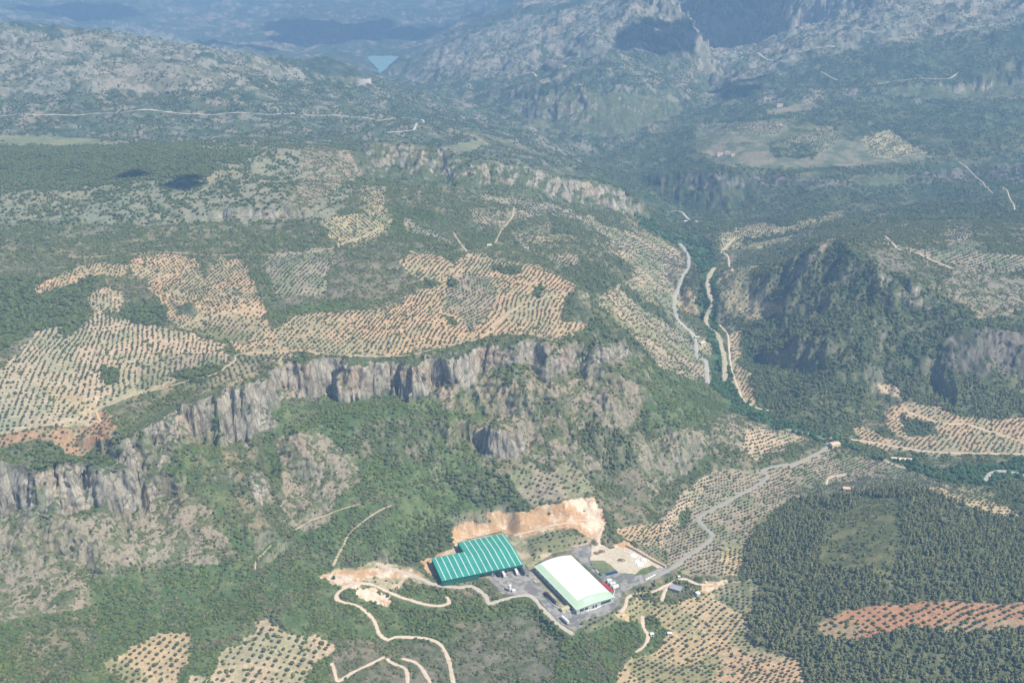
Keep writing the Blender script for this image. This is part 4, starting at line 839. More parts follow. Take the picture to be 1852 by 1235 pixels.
# ------------------------------------------------------------------ vehicles
def wheels(t, xs_, w2, r=.5):
    for x in xs_:
        for s in (-1, 1):
            MB().cyl((x, s*w2-.14*s-.14, r), (x, s*w2-.14*s+.14, r), r, n=12).build("wheel", M_tyre, t)
def trailer(u0, v0, u1, v1, body, label, cab=None, wid=2.6, hgt=4.0, group=None, zz=0.0, name="trailer", cat="trailer"):
    a = Pz(u0, v0, zz); b_ = Pz(u1, v1, zz); d = b_-a; ln = d.length
    t = empty(name, (a.x, a.y, zz), math.atan2(d.y, d.x), label, cat, group)
    x0 = 0.0
    if cab is not None:
        m = MB(); m.box(0, 2.2, -1.2, 1.2, .9, 3.3, taper=.12); m.build("cab", cab, t); MB().box(-.05, .02, -1.0, 1.0, 2.1, 3.0).build("windscreen", M_glass, t)
        MB().box(2.2, 4.2, -.45, .45, .7, 1.0).build("chassis", M_dark, t); x0 = 2.9; wheels(t, (1.0, 3.6), 1.2)
    MB().box(x0, ln, -wid/2, wid/2, 1.15, hgt, taper=.04).build("cargo_box", body, t)
    MB().box(x0+.4, ln-.2, -.6, .6, .75, 1.12).build("underframe", M_dark, t)
    wheels(t, (ln-1.4, ln-2.7), wid/2)
    for s in (-1, 1): MB().box(ln+.01, ln+.05, min(s*.05, s*wid*.45), max(s*.05, s*wid*.45), 1.3, hgt-.2).build("door", body, t)
    return t
M_van = mat("pale_body", (.70,.71,.72), .45, var=.04)
trailer(931,1030, 936,1041, M_paint, "long white semi trailer backed to the green warehouse dock, next to a dark one")
trailer(941,1028, 948,1041, M_dark, "dark semi trailer at the right end of the green warehouse dock")
trailer(907,1033, 913,1045, M_paint, "white truck with dark cab at the middle of the green warehouse dock", cab=M_dark, name="truck", cat="truck")
trailer(899,1037, 904,1044, M_dark, "short dark blue truck left of the white truck at the green dock", cab=M_blue, name="truck", cat="truck", hgt=3.2)
trailer(889,1041, 894,1036, M_paint, "small white box truck leftmost at the green warehouse dock", cab=M_paint, name="truck", cat="truck", hgt=3.2)
trailer(985,1073, 1004,1093, M_dark, "long dark curtain trailer parked below the bank of the white warehouse", cab=mat("rust_cab", (.30,.12,.08)), name="truck", cat="truck")
trailer(1016,1118, 1028,1129, M_van, "white trailer parked at the bottom corner of the paved yard")
trailer(1098,1054, 1106,1053, M_paint, "white box trailer nearest the top of the red canopy", group="white trailers at the red canopy", wid=3.6)
trailer(1103,1060, 1113,1058, M_van, "white box trailer in the middle of the red canopy", group="white trailers at the red canopy", wid=3.4)
trailer(1108,1066, 1118,1062, M_paint, "white box trailer at the lower end of the red canopy", group="white trailers at the red canopy")
def car_proto(body):
    t = empty("parked_car", (0, 0, 0))
    m = MB(); m.box(-2.15, 2.15, -.85, .85, .35, .85, taper=.06); m.box(-1.9, .95, -.78, .78, .82, 1.42, taper=.26); m.build("body", body, t)
    MB().box(-1.62, .62, -.70, .70, .95, 1.30, taper=.0).build("windows", M_glass, t) if False else None
    for x0, x1, sx in ((.72, .95, -.2), (-1.9, -1.66, .2)):
        w_ = MB(); w_.quad([(x0+(.02 if sx < 0 else -.02), -.66, .92), (x0+(.02 if sx < 0 else -.02), .66, .92), (x0+sx*.9, .54, 1.36), (x0+sx*.9, -.54, 1.36)] if sx > 0 else [(x1+.02, -.66, .92), (x1+.02, .66, .92), (x1-.2, .54, 1.36), (x1-.2, -.54, 1.36)]); w_.build("windscreen", M_glass, t)
    wheels(t, (-1.35, 1.35), .85, .32); return t
protos = {}
def put_car(key, body, u, v, ang, label, group):
    w_ = Pz(u, v)
    if key not in protos:
        o = car_proto(body); protos[key] = o; ch = list(o.children)
    else:
        s = protos[key]; o = s.copy(); COL.objects.link(o)
        for c in s.children:
            q = c.copy(); COL.objects.link(q); q.parent = o
    o.location = (w_.x, w_.y, 0.01); o.rotation_euler = (0, 0, R(ang)); tag(o, label, "car", group); return o
pos_w = ['lowest of the row', 'second from the lower end of the row', 'second from the upper end of the row', 'uppermost of the row']
for i, (u, v) in enumerate([(1170,1048),(1174,1045.5),(1178.5,1043),(1183,1040.5)]):
    put_car('w', M_paint, u, v, 20, "white car beside the access road, "+pos_w[i], "white cars beside the access road")
nth = ['first', 'second', 'third', 'fourth', 'fifth', 'sixth']
for i in range(6):
    put_car('b', M_blue if i % 2 == 0 else M_blue, 1097.5+i*3.5, 1038.8-i*.9, 105, "dark blue car at the grass oval, %s of its row from the left" % nth[i], "cars parked at the edge of the grass oval")
for i, (u, v, k, b_, c) in enumerate([(1080,1034,'w',M_paint,'white'),(1075,1028,'s',M_metal,'silver'),(1070,1021,'s',M_metal,'silver'),(1085,1039,'g',M_dark,'dark')]):
    put_car(k, b_, u, v, -60, "%s car between the white warehouse and the grass oval, %s from the top" % (c, ['third', 'second', 'first', 'last'][i]), "cars beside the white warehouse")
put_car('w', M_paint, 967.5, 1051.5, -50, "white car alone at the right edge of the green warehouse yard", None)
put_car('s', M_metal, 955, 1041, -50, "grey car at the upper right corner of the green warehouse yard", None)
put_car('w', M_paint, 1062, 1036+17, 0, "x", None) if False else None
# ------------------------------------------------------------------ small buildings
def house(u, v, wx_, wy_, h, ang, wallm, roofm, label, zz=None, name="house", cat="house", gable=1.2, nwin=2, group=None):
    p = onland(u, v) if zz is None else Pz(u, v, zz)
    t = empty(name, (p.x, p.y, p.z), R(ang), label, cat, group); a, b_ = wx_/2, wy_/2
    m = MB(); m.box(-a, a, -b_, b_, -2.5, h)
    if gable > .3:
        for s in (-1, 1): m.quad([(s*a, -b_, h), (s*a, b_, h), (s*a, 0, h+gable-.05)])
    m.build("wall", wallm, t)
    r = MB(); o_ = .4
    if gable > .3:
        for s in (-1, 1):
            q = [(-a-o_, s*(b_+o_), h-gable*o_/b_), (a+o_, s*(b_+o_), h-gable*o_/b_), (a+o_, 0, h+gable), (-a-o_, 0, h+gable)]
            r.quad([(x, y, z+.18) for x, y, z in q]); r.quad([(x, y, z+.02) for x, y, z in reversed(q)]); r.quad([(q[0][0],q[0][1],q[0][2]+.02),(q[1][0],q[1][1],q[1][2]+.02),(q[1][0],q[1][1],q[1][2]+.18),(q[0][0],q[0][1],q[0][2]+.18)])
    else: r.box(-a-.2, a+.2, -b_-.2, b_+.2, h+.003, h+.25)
    r.build("roof", roofm, t)
    MB().box(-.5, .5, -b_-.06, -b_-.005, 0, 2.1).build("door", M_dark, t)
    for k in range(nwin):
        x = -a+wx_*(k+.5)/nwin
        if abs(x) < .9: x += 1.4
        MB().box(x-.4, x+.4, -b_-.05, -b_-.004, 1.2, 2.2).build("window", M_glass, t)
    return t
house(1022,1103, 9, 5, 3.2, 28, M_cream, mat("ochre_roof", (.55,.48,.30), .8, var=.1), "small cream gatehouse on the paved yard beside the curving white wall", 0, "gatehouse", "hut", .4)
house(1509,807, 13, 9, 5.0, 20, M_cream, mat("pink_roof", (.74,.52,.42), .8, var=.1), "pinkish roofed farmhouse where the paved road reaches the river trees")
house(1502,797, 6, 5, 4.0, 60, M_paint, M_ster, "small white house just above the pinkish roofed farmhouse")
house(1637,834, 17, 7, 3.6, -8, M_cream, mat("pale_tile", (.76,.62,.48), .8, var=.1), "long pale farm building beside the green riverbank")
house(1618,831, 10, 4, 2.6, -8, M_cream, M_cream, "low cream shed left of the long pale farm building", gable=.2, name="shed", cat="shed")
house(1531,886, 8, 6, 3.2, -15, M_cream, mat("salmon_tile", (.72,.50,.36), .8, var=.1), "small tan hut alone among the olive trees above the pine hill", name="hut", cat="hut")
house(1262,1076, 4.2, 4, 3.4, 30, M_paint, M_paint, "small white cube hut at the end of the cream wall below the bare earth clearing", gable=.2, name="hut", cat="hut", nwin=1)
house(1179,1149, 3.6, 3.2, 2.6, 10, M_paint, M_paint, "tiny white hut beside the winding track in the lower olive grove", gable=.2, name="hut", cat="hut", nwin=1)
house(1211,1147, 4.5, 3, 2.2, 0, M_paint, M_rub, "tiny white ruin with rubble in the scrub right of the winding track", gable=.2, name="hut", cat="hut", nwin=1)
house(1181,1045, 2.6, 2.6, 2.4, 0, M_paint, M_paint, "x", gable=.2) if False else None
house(1228,1045, 2.6, 2.4, 2.4, 0, M_paint, M_paint, "tiny white cabin by the hedge above the dirt track bend", gable=.2, name="hut", cat="hut", nwin=1)
house(1222,1066, 12, 8, 3.0, -28, mat("grey_block", (.36,.34,.32)), mat("grey_sheet", (.36,.36,.40), .6, var=.12), "long grey roofed shed in the dark yard inside the track bend", name="shed", cat="shed", gable=.5)
house(1270,623, 9, 6, 4, 30, M_cream, M_cream, "pale house beside the valley road in the terraced olives", gable=.8)
house(1261,612, 7, 5, 3.4, -10, M_paint, M_cream, "smaller white house above the pale one beside the valley road", gable=.8)
house(1302,281, 16, 9, 6, 5, M_paint, M_ster, "white farmhouse at the left of the far bench hamlet", gable=2)
house(1316,279, 13, 9, 5, -10, M_paint, M_ster, "white farmhouse with tile roof in the middle of the far bench hamlet", gable=2)
house(1324,283, 10, 8, 5, 20, M_cream, M_ster, "cream barn at the right end of the far bench hamlet", gable=2, name="barn", cat="barn")
house(1410,193, 18, 10, 7, 0, M_paint, M_ster, "white house on the higher far terrace near the gorge", gable=2)
house(529,208, 9, 6, 4, 0, M_paint, M_cream, "white hut on the pale ridge track in the distance", gable=1, name="hut", cat="hut")
house(885,446, 7, 5, 3.4, 10, M_paint, M_cream, "white hut in the grey olives above the plateau grove", gable=.8, name="hut", cat="hut")
house(1240,403, 8, 6, 4, 0, M_paint, M_paint, "white house among the riverside trees upstream of the bridge track", gable=1)
house(952,450, 8, 3, 2.4, 0, M_paint, M_paint, "long low white shed in the scrub above the plateau grove", gable=.2, name="shed", cat="shed")
strip_wall("garden_wall", smooth_path([onland(1240,1058), onland(1251,1067), onland(1261,1074)], 2), 1.0, .8, M_cream, onground=True, label="straight cream wall leading down to the white cube hut")
# white silo group on the yard corner of the green warehouse
p = Pz(922,1068); t = empty("storage_silo", (p.x, p.y, 0), 0, "white silo with conical cap at the lower corner of the green warehouse yard", "silo")
MB().cyl((0,0,2.0),(0,0,7.4),1.7,n=20).build("tank", M_paint, t); MB().cyl((0,0,7.4),(0,0,8.4),1.7,.3,n=20).build("cap", M_paint, t); MB().cyl((0,0,2.0),(0,0,.9),1.7,.35,n=20).build("hopper", M_paint, t)
for k in range(4):
    a = k*math.pi/2+.7; MB().cyl((1.5*math.cos(a),1.5*math.sin(a),0),(1.5*math.cos(a),1.5*math.sin(a),2.6),.12).build("leg", M_metal, t)
MB().box(2.6, 6.4, -1.4, 1.4, .003, 2.3).build("container", M_paint); bpy.data.objects["container"].location = (p.x, p.y-1.5, 0); tag(bpy.data.objects["container"], "white container beside the silo on the warehouse yard", "container")
# dam far away
p = onland(655, 152); t = empty("dam", (p.x, p.y, p.z), 0, "pale concrete dam closing the valley below the turquoise lake", "dam")
d = MB(); n = 14
for i in range(n):
    a0, a1 = [R(200+140*k/n) for k in (i, i+1)]; r0 = 27; w_ = 4
    pt = lambda a, r, z: (r*math.cos(a), 16+r*math.sin(a)*.6, z)
    d.quad([pt(a0,r0+4,-14), pt(a1,r0+4,-14), pt(a1,r0,14), pt(a0,r0,14)]); d.quad([pt(a0,r0,14), pt(a1,r0,14), pt(a1,r0-w_,14), pt(a0,r0-w_,14)]); d.quad([pt(a1,r0-w_,-14), pt(a0,r0-w_,-14), pt(a0,r0-w_,14), pt(a1,r0-w_,14)])
d.build("wall", mat("dam_concrete", (.62,.56,.50), .8, var=.06, scale=.05), t)
# rubble heaps and spoil in the construction yard
heap_lab = ["white rubble heap at the middle of the construction yard", "white rubble heap nearest the earth bank", "grey white rubble heap at the upper side of the construction yard", "white rubble heap at the lower right of the construction yard",
            "brown spoil heap in the open middle of the construction yard", "brown spoil heap beside the track entering the yard", "brown spoil heap at the upper left of the construction yard", "grey gravel heap behind the white warehouse"]
for i, (u, v, r, h, mm) in enumerate([(1152,1016,5,1.6,M_rub),(1164,1012,5,1.4,M_rub),(1146,1004,6,1.0,M_rub),(1158,1021,6,1.6,M_rub),(1123,1013,3.2,1.8,M_brn),(1088,997,3,1.9,M_brn),(1078,1000,3,1.5,M_brn),(1055,1004,4,1.2,M_metal)]):
    p = Pz(u, v); mb = MB(); r2 = random.Random(i)
    mb.blob((0,0,0), r*.7, 3, .10, h/r, rr=r2)
    for k in range(46):
        a = r2.uniform(0, 6.28); q = r*math.sqrt(r2.random())*1.15; s = r2.uniform(.2, .85); mb.blob((q*math.cos(a)*1.2, q*math.sin(a), max(.1, h*.75*(1-q/r))), s, 1, .35, .7, rr=r2)
    o = mb.build("rubble_heap", mm); o.location = (p.x, p.y, 0); tag(o, heap_lab[i], "rubble heap", "heaps in the construction yard")
# ------------------------------------------------------------------ plants
M_olive = mat("olive_leaves", (.095,.115,.066), .75, var=.25, scale=1.2, rand=.20, spec=.25)
M_pine = mat("pine_needles", (.190,.205,.095), .85, var=.28, scale=.8, rand=.25, spec=.1)
M_oak = mat("oak_leaves", (.105,.135,.052), .85, var=.28, scale=1.0, rand=.28, spec=.1)
M_shr = mat("shrub_leaves", (.125,.160,.050), .85, var=.28, scale=1.2, rand=.30, spec=.1)
M_shr2 = mat("dry_shrub_leaves", (.165,.170,.090), .9, var=.28, scale=1.2, rand=.28, spec=.1)
M_rip = mat("riverside_leaves", (.062,.125,.045), .8, var=.25, scale=.8, rand=.28, spec=.1)
M_bark = mat("bark", (.13,.10,.075), .95, var=.3, scale=2)
def leafy(blobs, nleaf, ls, seed, jit=.22, squash=.85, sub=2):
    r = random.Random(seed); mb = MB()
    for (x, y, z, s) in blobs: mb.blob((x, y, z), s, sub, jit, squash, rr=r)
    for k in range(nleaf):
        x, y, z, s = r.choice(blobs); d = Vector((r.gauss(0,1), r.gauss(0,1), r.gauss(.25,1))).normalized()
        c = Vector((x, y, z))+Vector((d.x, d.y, d.z*squash))*s*r.uniform(.95, 1.22); a = Vector((r.gauss(0,1), r.gauss(0,1), r.gauss(0,1))).normalized(); b_ = a.orthogonal().normalized()
        q = ls*r.uniform(.6, 1.3); mb.quad([c-a*q, c-b_*q*.6, c+a*q, c+b_*q*.6])
    return mb
def olive_blobs(seed):
    r = random.Random(seed); n = r.randint(5, 7); out = [(0, 0, 2.3, 1.2)]
    for k in range(n):
        a = 6.28*k/n+r.uniform(-.3, .3); q = r.uniform(.9, 1.35); out.append((q*math.cos(a), q*math.sin(a), r.uniform(1.7, 2.7), r.uniform(.75, 1.1)))
    return out
def pine_blobs(seed):
    r = random.Random(seed); out = []; h = r.uniform(7.5, 10)
    for k in range(9):
        f = k/8; z = h*(.32+.66*f); w_ = 2.0*(1-f*.75); a = r.uniform(0, 6.28); q = w_*r.uniform(.2, .9)*1.2; out.append((q*math.cos(a), q*math.sin(a), z*.86, (1.55-.65*f)*r.uniform(.8, 1.25)))
    return out, h
def oak_blobs(seed):
    r = random.Random(seed); out = [(0, 0, 1.6, 1.45)]
    for k in range(5):
        a = r.uniform(0, 6.28); q = r.uniform(.6, 1.2); out.append((q*math.cos(a), q*math.sin(a), r.uniform(.9, 2.2), r.uniform(.7, 1.1)))
    return out
def shrub_blobs(seed):
    r = random.Random(seed); return [(r.uniform(-.5, .5), r.uniform(-.5, .5), r.uniform(.15, .5), r.uniform(.4, .75)) for k in range(4)]
def trunk(h, r0, seed, limbs=3, spread=.9):
    r = random.Random(seed); mb = MB(); t0 = Vector((r.uniform(-.15, .15), r.uniform(-.15, .15), h*.6)); mb.cyl((0,0,-.8), t0, r0, r0*.7, 7)
    for k in range(limbs):
        a = 6.28*k/limbs+r.uniform(-.4, .4); mb.cyl(t0, (spread*math.cos(a), spread*math.sin(a), h*1.15), r0*.5, r0*.2, 5)
    return mb
def pinetrunk(h, seed):
    r = random.Random(seed); mb = MB().cyl((0,0,-1), (r.uniform(-.2,.2), r.uniform(-.2,.2), h*.9), .24, .06, 7)
    for k in range(5):
        a = r.uniform(0, 6.28); z = h*(.35+.1*k); mb.cyl((0,0,z), (1.3*math.cos(a), 1.3*math.sin(a), z+.5), .09, .03, 5)
    return mb
proto_col = bpy.data.collections.new("plant prototypes")   # not linked to the scene: only read by the scattered masses
def proto(name, mbs, mats):
    mb = MB()
    for i, q in enumerate(mbs):
        k = len(mb.v); mb.v += q.v; mb.f += [tuple(k+t for t in f) for f in q.f]; mb.mi += [i]*len(q.f)
    me = bpy.data.meshes.new(name); me.from_pydata(mb.v, [], mb.f)
    for m in mats: me.materials.append(m)
    me.polygons.foreach_set("material_index", mb.mi); me.update(); o = bpy.data.objects.new(name, me); return o
NV = 4
def variants(kind):
    out = []
    for s in range(NV):
        if kind == 'olive': out.append((leafy(olive_blobs(s), 150, .22, s), trunk(1.7, .24, s), M_olive))
        if kind == 'pine':
            b, h = pine_blobs(50+s); out.append((leafy(b, 260, .34, s, .3, .8), pinetrunk(h, s), M_pine))
        if kind == 'oak': out.append((leafy(oak_blobs(80+s), 150, .24, s, .26), trunk(1.3, .2, s), M_oak))
        if kind == 'river': out.append((leafy([(x, y, z*1.5, q*1.1) for x, y, z, q in oak_blobs(120+s)], 170, .26, s, .26), trunk(1.8, .2, s), M_rip))
    return out
VAR = {k: variants(k) for k in ('olive', 'pine', 'oak', 'river')}
PC = {}
for k, vs in VAR.items():
    c = bpy.data.collections.new("proto "+k); PC[k] = c
    for i, (a, b_, m) in enumerate(vs): c.objects.link(proto("%s_tree_shape_%d" % (k, i), [a, b_], [m, M_bark]))
for k, m in (('shrub', M_shr), ('dry', M_shr2)):
    c = bpy.data.collections.new("proto "+k); PC[k] = c
    for i in range(4): c.objects.link(proto("%s_shape_%d" % (k, i), [leafy(shrub_blobs(i+(7 if k == 'dry' else 0)), 46, .17, i, .3, .85, 1)], [m]))
def scatter_group():
    g = bpy.data.node_groups.new("scatter", 'GeometryNodeTree')
    g.interface.new_socket("Geometry", in_out='INPUT', socket_type='NodeSocketGeometry'); g.interface.new_socket("Shapes", in_out='INPUT', socket_type='NodeSocketCollection')
    g.interface.new_socket("Geometry", in_out='OUTPUT', socket_type='NodeSocketGeometry')
    N = g.nodes; L_ = g.links; gi = N.new("NodeGroupInput"); go = N.new("NodeGroupOutput"); ip = N.new("GeometryNodeInstanceOnPoints"); ci = N.new("GeometryNodeCollectionInfo")
    ci.inputs["Separate Children"].default_value = True; ci.inputs["Reset Children"].default_value = True
    L_.new(gi.outputs[1], ci.inputs["Collection"]); L_.new(gi.outputs[0], ip.inputs["Points"]); L_.new(ci.outputs[0], ip.inputs["Instance"]); ip.inputs["Pick Instance"].default_value = True
    def na(nm, ty):
        n = N.new("GeometryNodeInputNamedAttribute"); n.data_type = ty; n.inputs["Name"].default_value = nm; return n.outputs[0]
    L_.new(na("pick", 'INT'), ip.inputs["Instance Index"]); L_.new(na("turn", 'FLOAT_VECTOR'), ip.inputs["Rotation"]); L_.new(na("size", 'FLOAT_VECTOR'), ip.inputs["Scale"]); L_.new(ip.outputs[0], go.inputs[0])
    return g
SG = scatter_group()
def mass(name, shapes, pts, size, label, hs=None):
    if not len(pts): return
    n = len(pts); me = bpy.data.meshes.new(name); me.vertices.add(n); me.vertices.foreach_set("co", np.asarray(pts, np.float32).ravel())
    tr = np.zeros((n, 3), np.float32); tr[:, 2] = rng.uniform(0, 6.28, n); tr[:, :2] = rng.normal(0, .07, (n, 2))
    sz = np.stack([size*rng.uniform(.88, 1.12, n), size*rng.uniform(.88, 1.12, n), size*(hs if hs is not None else 1)*rng.uniform(.85, 1.15, n)], 1).astype(np.float32)
    a = me.attributes.new("turn", 'FLOAT_VECTOR', 'POINT'); a.data.foreach_set("vector", tr.ravel()); a = me.attributes.new("size", 'FLOAT_VECTOR', 'POINT'); a.data.foreach_set("vector", sz.ravel())
    a = me.attributes.new("pick", 'INT', 'POINT'); a.data.foreach_set("value", rng.integers(0, 4, n).astype(np.int32))
    o = bpy.data.objects.new(name, me); COL.objects.link(o); tag(o, label, kind="stuff"); md = o.modifiers.new("scatter", 'NODES'); md.node_group = SG
    md[[s.identifier for s in SG.interface.items_tree if s.name == "Shapes"][0]] = shapes; me.update(); print("MASS", name, n); return o
def cellof(x, y):
    i = np.clip(np.round(rri(np.hypot(x, y))).astype(int), 0, NR-1); j = np.clip(np.round(azi(np.arctan2(x, y))).astype(int), 0, NA-1); return i, j
def inview(x, y, z, mg=0):
    u, v = project(x, y, z); return (u > mg) & (u < 1852-mg) & (v > mg) & (v < 1235-mg)
# ---- olive groves: rows bent slightly by the ground
OX, OY, OS, OG = [], [], [], []
for gi_, (poly, cols, ang, spc, keep, grp) in enumerate(ORCH):
    ii = np.where(CC == 30+gi_)
    if not len(ii[0]): continue
    x0, x1, y0, y1 = GX[ii].min()-8, GX[ii].max()+8, GY[ii].min()-8, GY[ii].max()+8
    cxm, cym = (x0+x1)/2, (y0+y1)/2; hh = max(x1-x0, y1-y0)*.75; n = int(hh/spc)+1
    a, b_ = np.meshgrid(np.arange(-n, n+1)*spc, np.arange(-n, n+1)*spc); a = a.ravel(); b_ = b_.ravel()
    t_ = R(ang); X = cxm+a*math.cos(t_)-b_*math.sin(t_); Y = cym+a*math.sin(t_)+b_*math.cos(t_)
    X = X+fbm(X, Y, 130, 2, 201)*13+rng.normal(0, .45, len(X)); Y = Y+fbm(X, Y, 130, 2, 211)*13+rng.normal(0, .45, len(X))
    i, j = cellof(X, Y); m = (CC[i, j] == 30+gi_) & (rng.random(len(X)) < keep-.03-.25*(fbm(X, Y, 40, 2, 241) > .22)) & (DR[i, j] > 3.6)
    X, Y = X[m], Y[m]; OX.append(X); OY.append(Y); OS.append(np.clip(rng.normal(1.0, .20, len(X)), .45, 1.4)*(spc/8)*.90); OG += [grp]*len(X)
OX = np.concatenate(OX); OY = np.concatenate(OY); OS = np.concatenate(OS); OG = np.array(OG); OZ = zat(OX, OY)
# ---- everything else
dr = np.gradient(rr); da = np.gradient(az); area = (dr*rr)[:, None]*da[None]
den = dens_t[CC].copy()
kk = KMIX
den *= np.where(np.isin(CC, [CID['stony'], CID['karst']]), .25+1.5*kk, 1.0)
den *= np.where(np.isin(CC, [CID['scrub'], CID['brown']]), 1.45-.9*kk, 1.0)
den = np.where(isrock, np.maximum(veg*(1/14), 1/300), den)
den *= (1-.55*steep)*(DR > HW+1.6)*(yd > 3)*(front)*(RRG > 700)*np.where(RRG < 2600, 1-sstep(2200, 2600, RRG), 0)*(np.abs(np.arctan2(GX, GY)) < .74)
den *= np.clip(1+2.2*fbm(GX, GY, 26, 3, 221), np.where(CC == CID['forest'], .6, .15), 2)
den = den+np.isin(CC, [CID['wood'], CID['farhill'], CID['crest'], CID['forest'], CID['shade']])*(1/110)*np.where(CC == CID['crest'], .35, 1)*sstep(2200, 2600, RRG)*(RRG < 4600)*(1-.8*steep)*(DR > 7)*(np.abs(np.arctan2(GX, GY)) < .6)*np.clip(1+3*fbm(GX, GY, 90, 3, 231), 0, 2)
ex = den*area; cnt = rng.poisson(ex).astype(int); print("PLANTS", cnt.sum())
ci, cj = np.nonzero(cnt); rep = cnt[ci, cj]; ci = np.repeat(ci, rep); cj = np.repeat(cj, rep); n = len(ci)
r_ = rr[ci]+(rng.random(n)-.5)*dr[ci]; a_ = az[cj]+(rng.random(n)-.5)*da[cj]; VX = r_*np.sin(a_); VY = r_*np.cos(a_); VZ = zat(VX, VY); VC = CC[ci, cj]
u_ = rng.random(n); kind = np.full(n, 'shrub', dtype='<U6'); size = rng.uniform(1.2, 2.6, n)
def setk(cls, mix):
    m = VC == CID[cls]; c = 0
    for kd, p_, lo, hi in mix:
        s = m & (u_ >= c) & (u_ < c+p_); kind[s] = kd; size[s] = rng.uniform(lo, hi, s.sum()); c += p_
setk('scrub', [('dry', .5, 1.0, 2.3), ('shrub', .36, 1.1, 2.6), ('oak', .14, .55, 1.15)])
setk('brown', [('dry', .72, 1.0, 2.4), ('shrub', .18, 1.1, 2.2), ('oak', .10, .5, 1.0)])
setk('green', [('shrub', .86, 1.0, 2.6), ('oak', .06, .5, 1.0), ('dry', .08, .8, 1.6)])
setk('stony', [('dry', .66, .6, 1.5), ('shrub', .24, .7, 1.6), ('oak', .10, .4, .8)])
setk('rock', [('dry', .55, .7, 1.8), ('shrub', .33, .8, 2.0), ('oak', .12, .4, .8)])
setk('karst', [('oak', .60, .7, 1.35), ('dry', .40, 1.0, 2.2)])
setk('forest', [('pine', .62, .42, .80), ('oak', .38, .6, 1.3)])
setk('wood', [('oak', .45, .5, 1.4), ('pine', .25, .4, .75), ('shrub', .30, 1.2, 2.8)])
setk('ripar', [('river', .8, .7, 1.6), ('oak', .2, .8, 1.4)])
setk('bank', [('dry', .7, .8, 1.8), ('shrub', .3, .8, 1.8)])
setk('clear', [('shrub', .6, .8, 2.0), ('pine', .4, .3, .6)])
setk('farhill', [('oak', 1.0, .8, 1.5)])
s = np.hypot(VX, VY) > 2300; kind[s] = 'oak'; size[s] = rng.uniform(.7, 1.5, s.sum())
s = (VC == CID['rock']) & (np.hypot(VX, VY) > 1500); kind[s] = 'oak'; size[s] = rng.uniform(.45, .95, s.sum())
ispf = (VC == CID['forest']) & (VX > 170) & (np.hypot(VX, VY) < 1260); s = ispf & (kind == 'oak') & (rng.random(n) < .75); kind[s] = 'pine'; size[s] = rng.uniform(.38, .80, s.sum())
patch = fbm(VX, VY, 70, 3, 301)+.35*pn(VX/17, VY/17, 5); s = (VC == CID['green']) & (kind == 'shrub') & (patch > .13); kind[s] = 'dry'; s = (VC == CID['green']) & (kind == 'shrub') & (patch < -.17) & (rng.random(n) < .45); kind[s] = 'oak'; size[s] = rng.uniform(.45, 1.15, s.sum())
s = (VC == CID['forest']) & (VX < 60) & (kind == 'pine'); kind[s] = 'oak'; size[s] = rng.uniform(.8, 1.6, s.sum())
def individuals(kd, X, Y, Z, SZ, nmax, names, labeler, cat, group):
    i, j = cellof(X, Y); ok = inview(X, Y, Z, 14) & vis[i, j]; idx = np.where(ok)[0]
    d = np.sqrt(X[idx]**2+Y[idx]**2+(Z[idx]-HC)**2)/SZ[idx]; idx = idx[np.argsort(d)][:nmax]
    vs = []
    for (cr, tk, m) in VAR[kd]:
        o = empty(names, (0, 0, 0)); cr.build("crown", m, o); tk.build("trunk", M_bark, o); vs.append(o)
    used = [False]*len(vs)
    for q, id_ in enumerate(idx):
        w_ = q % len(vs); src = vs[w_]
        if not used[w_]: o = src; used[w_] = True
        else:
            o = src.copy(); COL.objects.link(o)
            for c in src.children:
                h = c.copy(); COL.objects.link(h); h.parent = o
        o.location = (X[id_], Y[id_], Z[id_]); s = SZ[id_]; o.scale = (s, s, s*rnd.uniform(.9, 1.1)); o.rotation_euler = (0, 0, rnd.uniform(0, 6.28))
        lb, gp = labeler(id_); tag(o, lb, cat, gp)
    keep = np.ones(len(X), bool); keep[idx] = False; return keep
GL = {'pale': ("rounded olive tree on pale soil in the grove at the bottom left edge", "olive trees of the pale bottom grove"),
      'corner': ("rounded olive tree on golden soil in the small grove left of the pale bottom grove", "olive trees of the golden bottom left grove"),
      'lower': ("small olive tree in dense rows on golden soil below the paved yard", "olive trees of the golden grove below the yard"),
      'pines': ("olive tree on red soil in the strip between the pines", "olive trees of the red strip"),
      'road': ("small grey olive tree in rows beside the paved road", "olive trees beside the paved road"),
      'quarry': ("olive tree on the slope round the orange earth cut", "olive trees round the earth cut"),
      'plateau': ("olive tree on the plateau above the limestone cliff", "olive trees of the cliff top plateau")}
def lab_ol(i): return GL.get(OG[i], ("olive tree in a distant terraced grove", "distant olive trees"))
kp = individuals('olive', OX, OY, OZ, OS, 300, "olive_tree", lab_ol, "olive tree", None)
mass("olive_grove", PC['olive'], np.stack([OX, OY, OZ], 1)[kp], OS[kp], "rows of olive trees on the plateau and the terraced slopes")
def lab_pine(i):
    u, v = project(VX[i], VY[i], VZ[i])
    if VX[i] < 60: return "dark pine tree among the shrubs left of the yard", "pine trees left of the yard"
    return ("dark green pine tree in the wood below the red soil strip", "pine trees below the red strip") if v > 1130 else ("dark green pine tree in the wood above the red soil strip", "pine trees above the red strip")
mk_ = kind == 'pine'; px_i = np.where(mk_)[0]
kp = individuals('pine', VX[mk_], VY[mk_], VZ[mk_], size[mk_], 300, "pine_tree", lambda i: lab_pine(px_i[i]), "pine tree", None)
mass("pine_wood", PC['pine'], np.stack([VX, VY, VZ], 1)[mk_][kp], size[mk_][kp], "dense pine wood covering the hill and valley sides")
mo = (kind == 'oak'); oi_ = np.where(mo)[0]
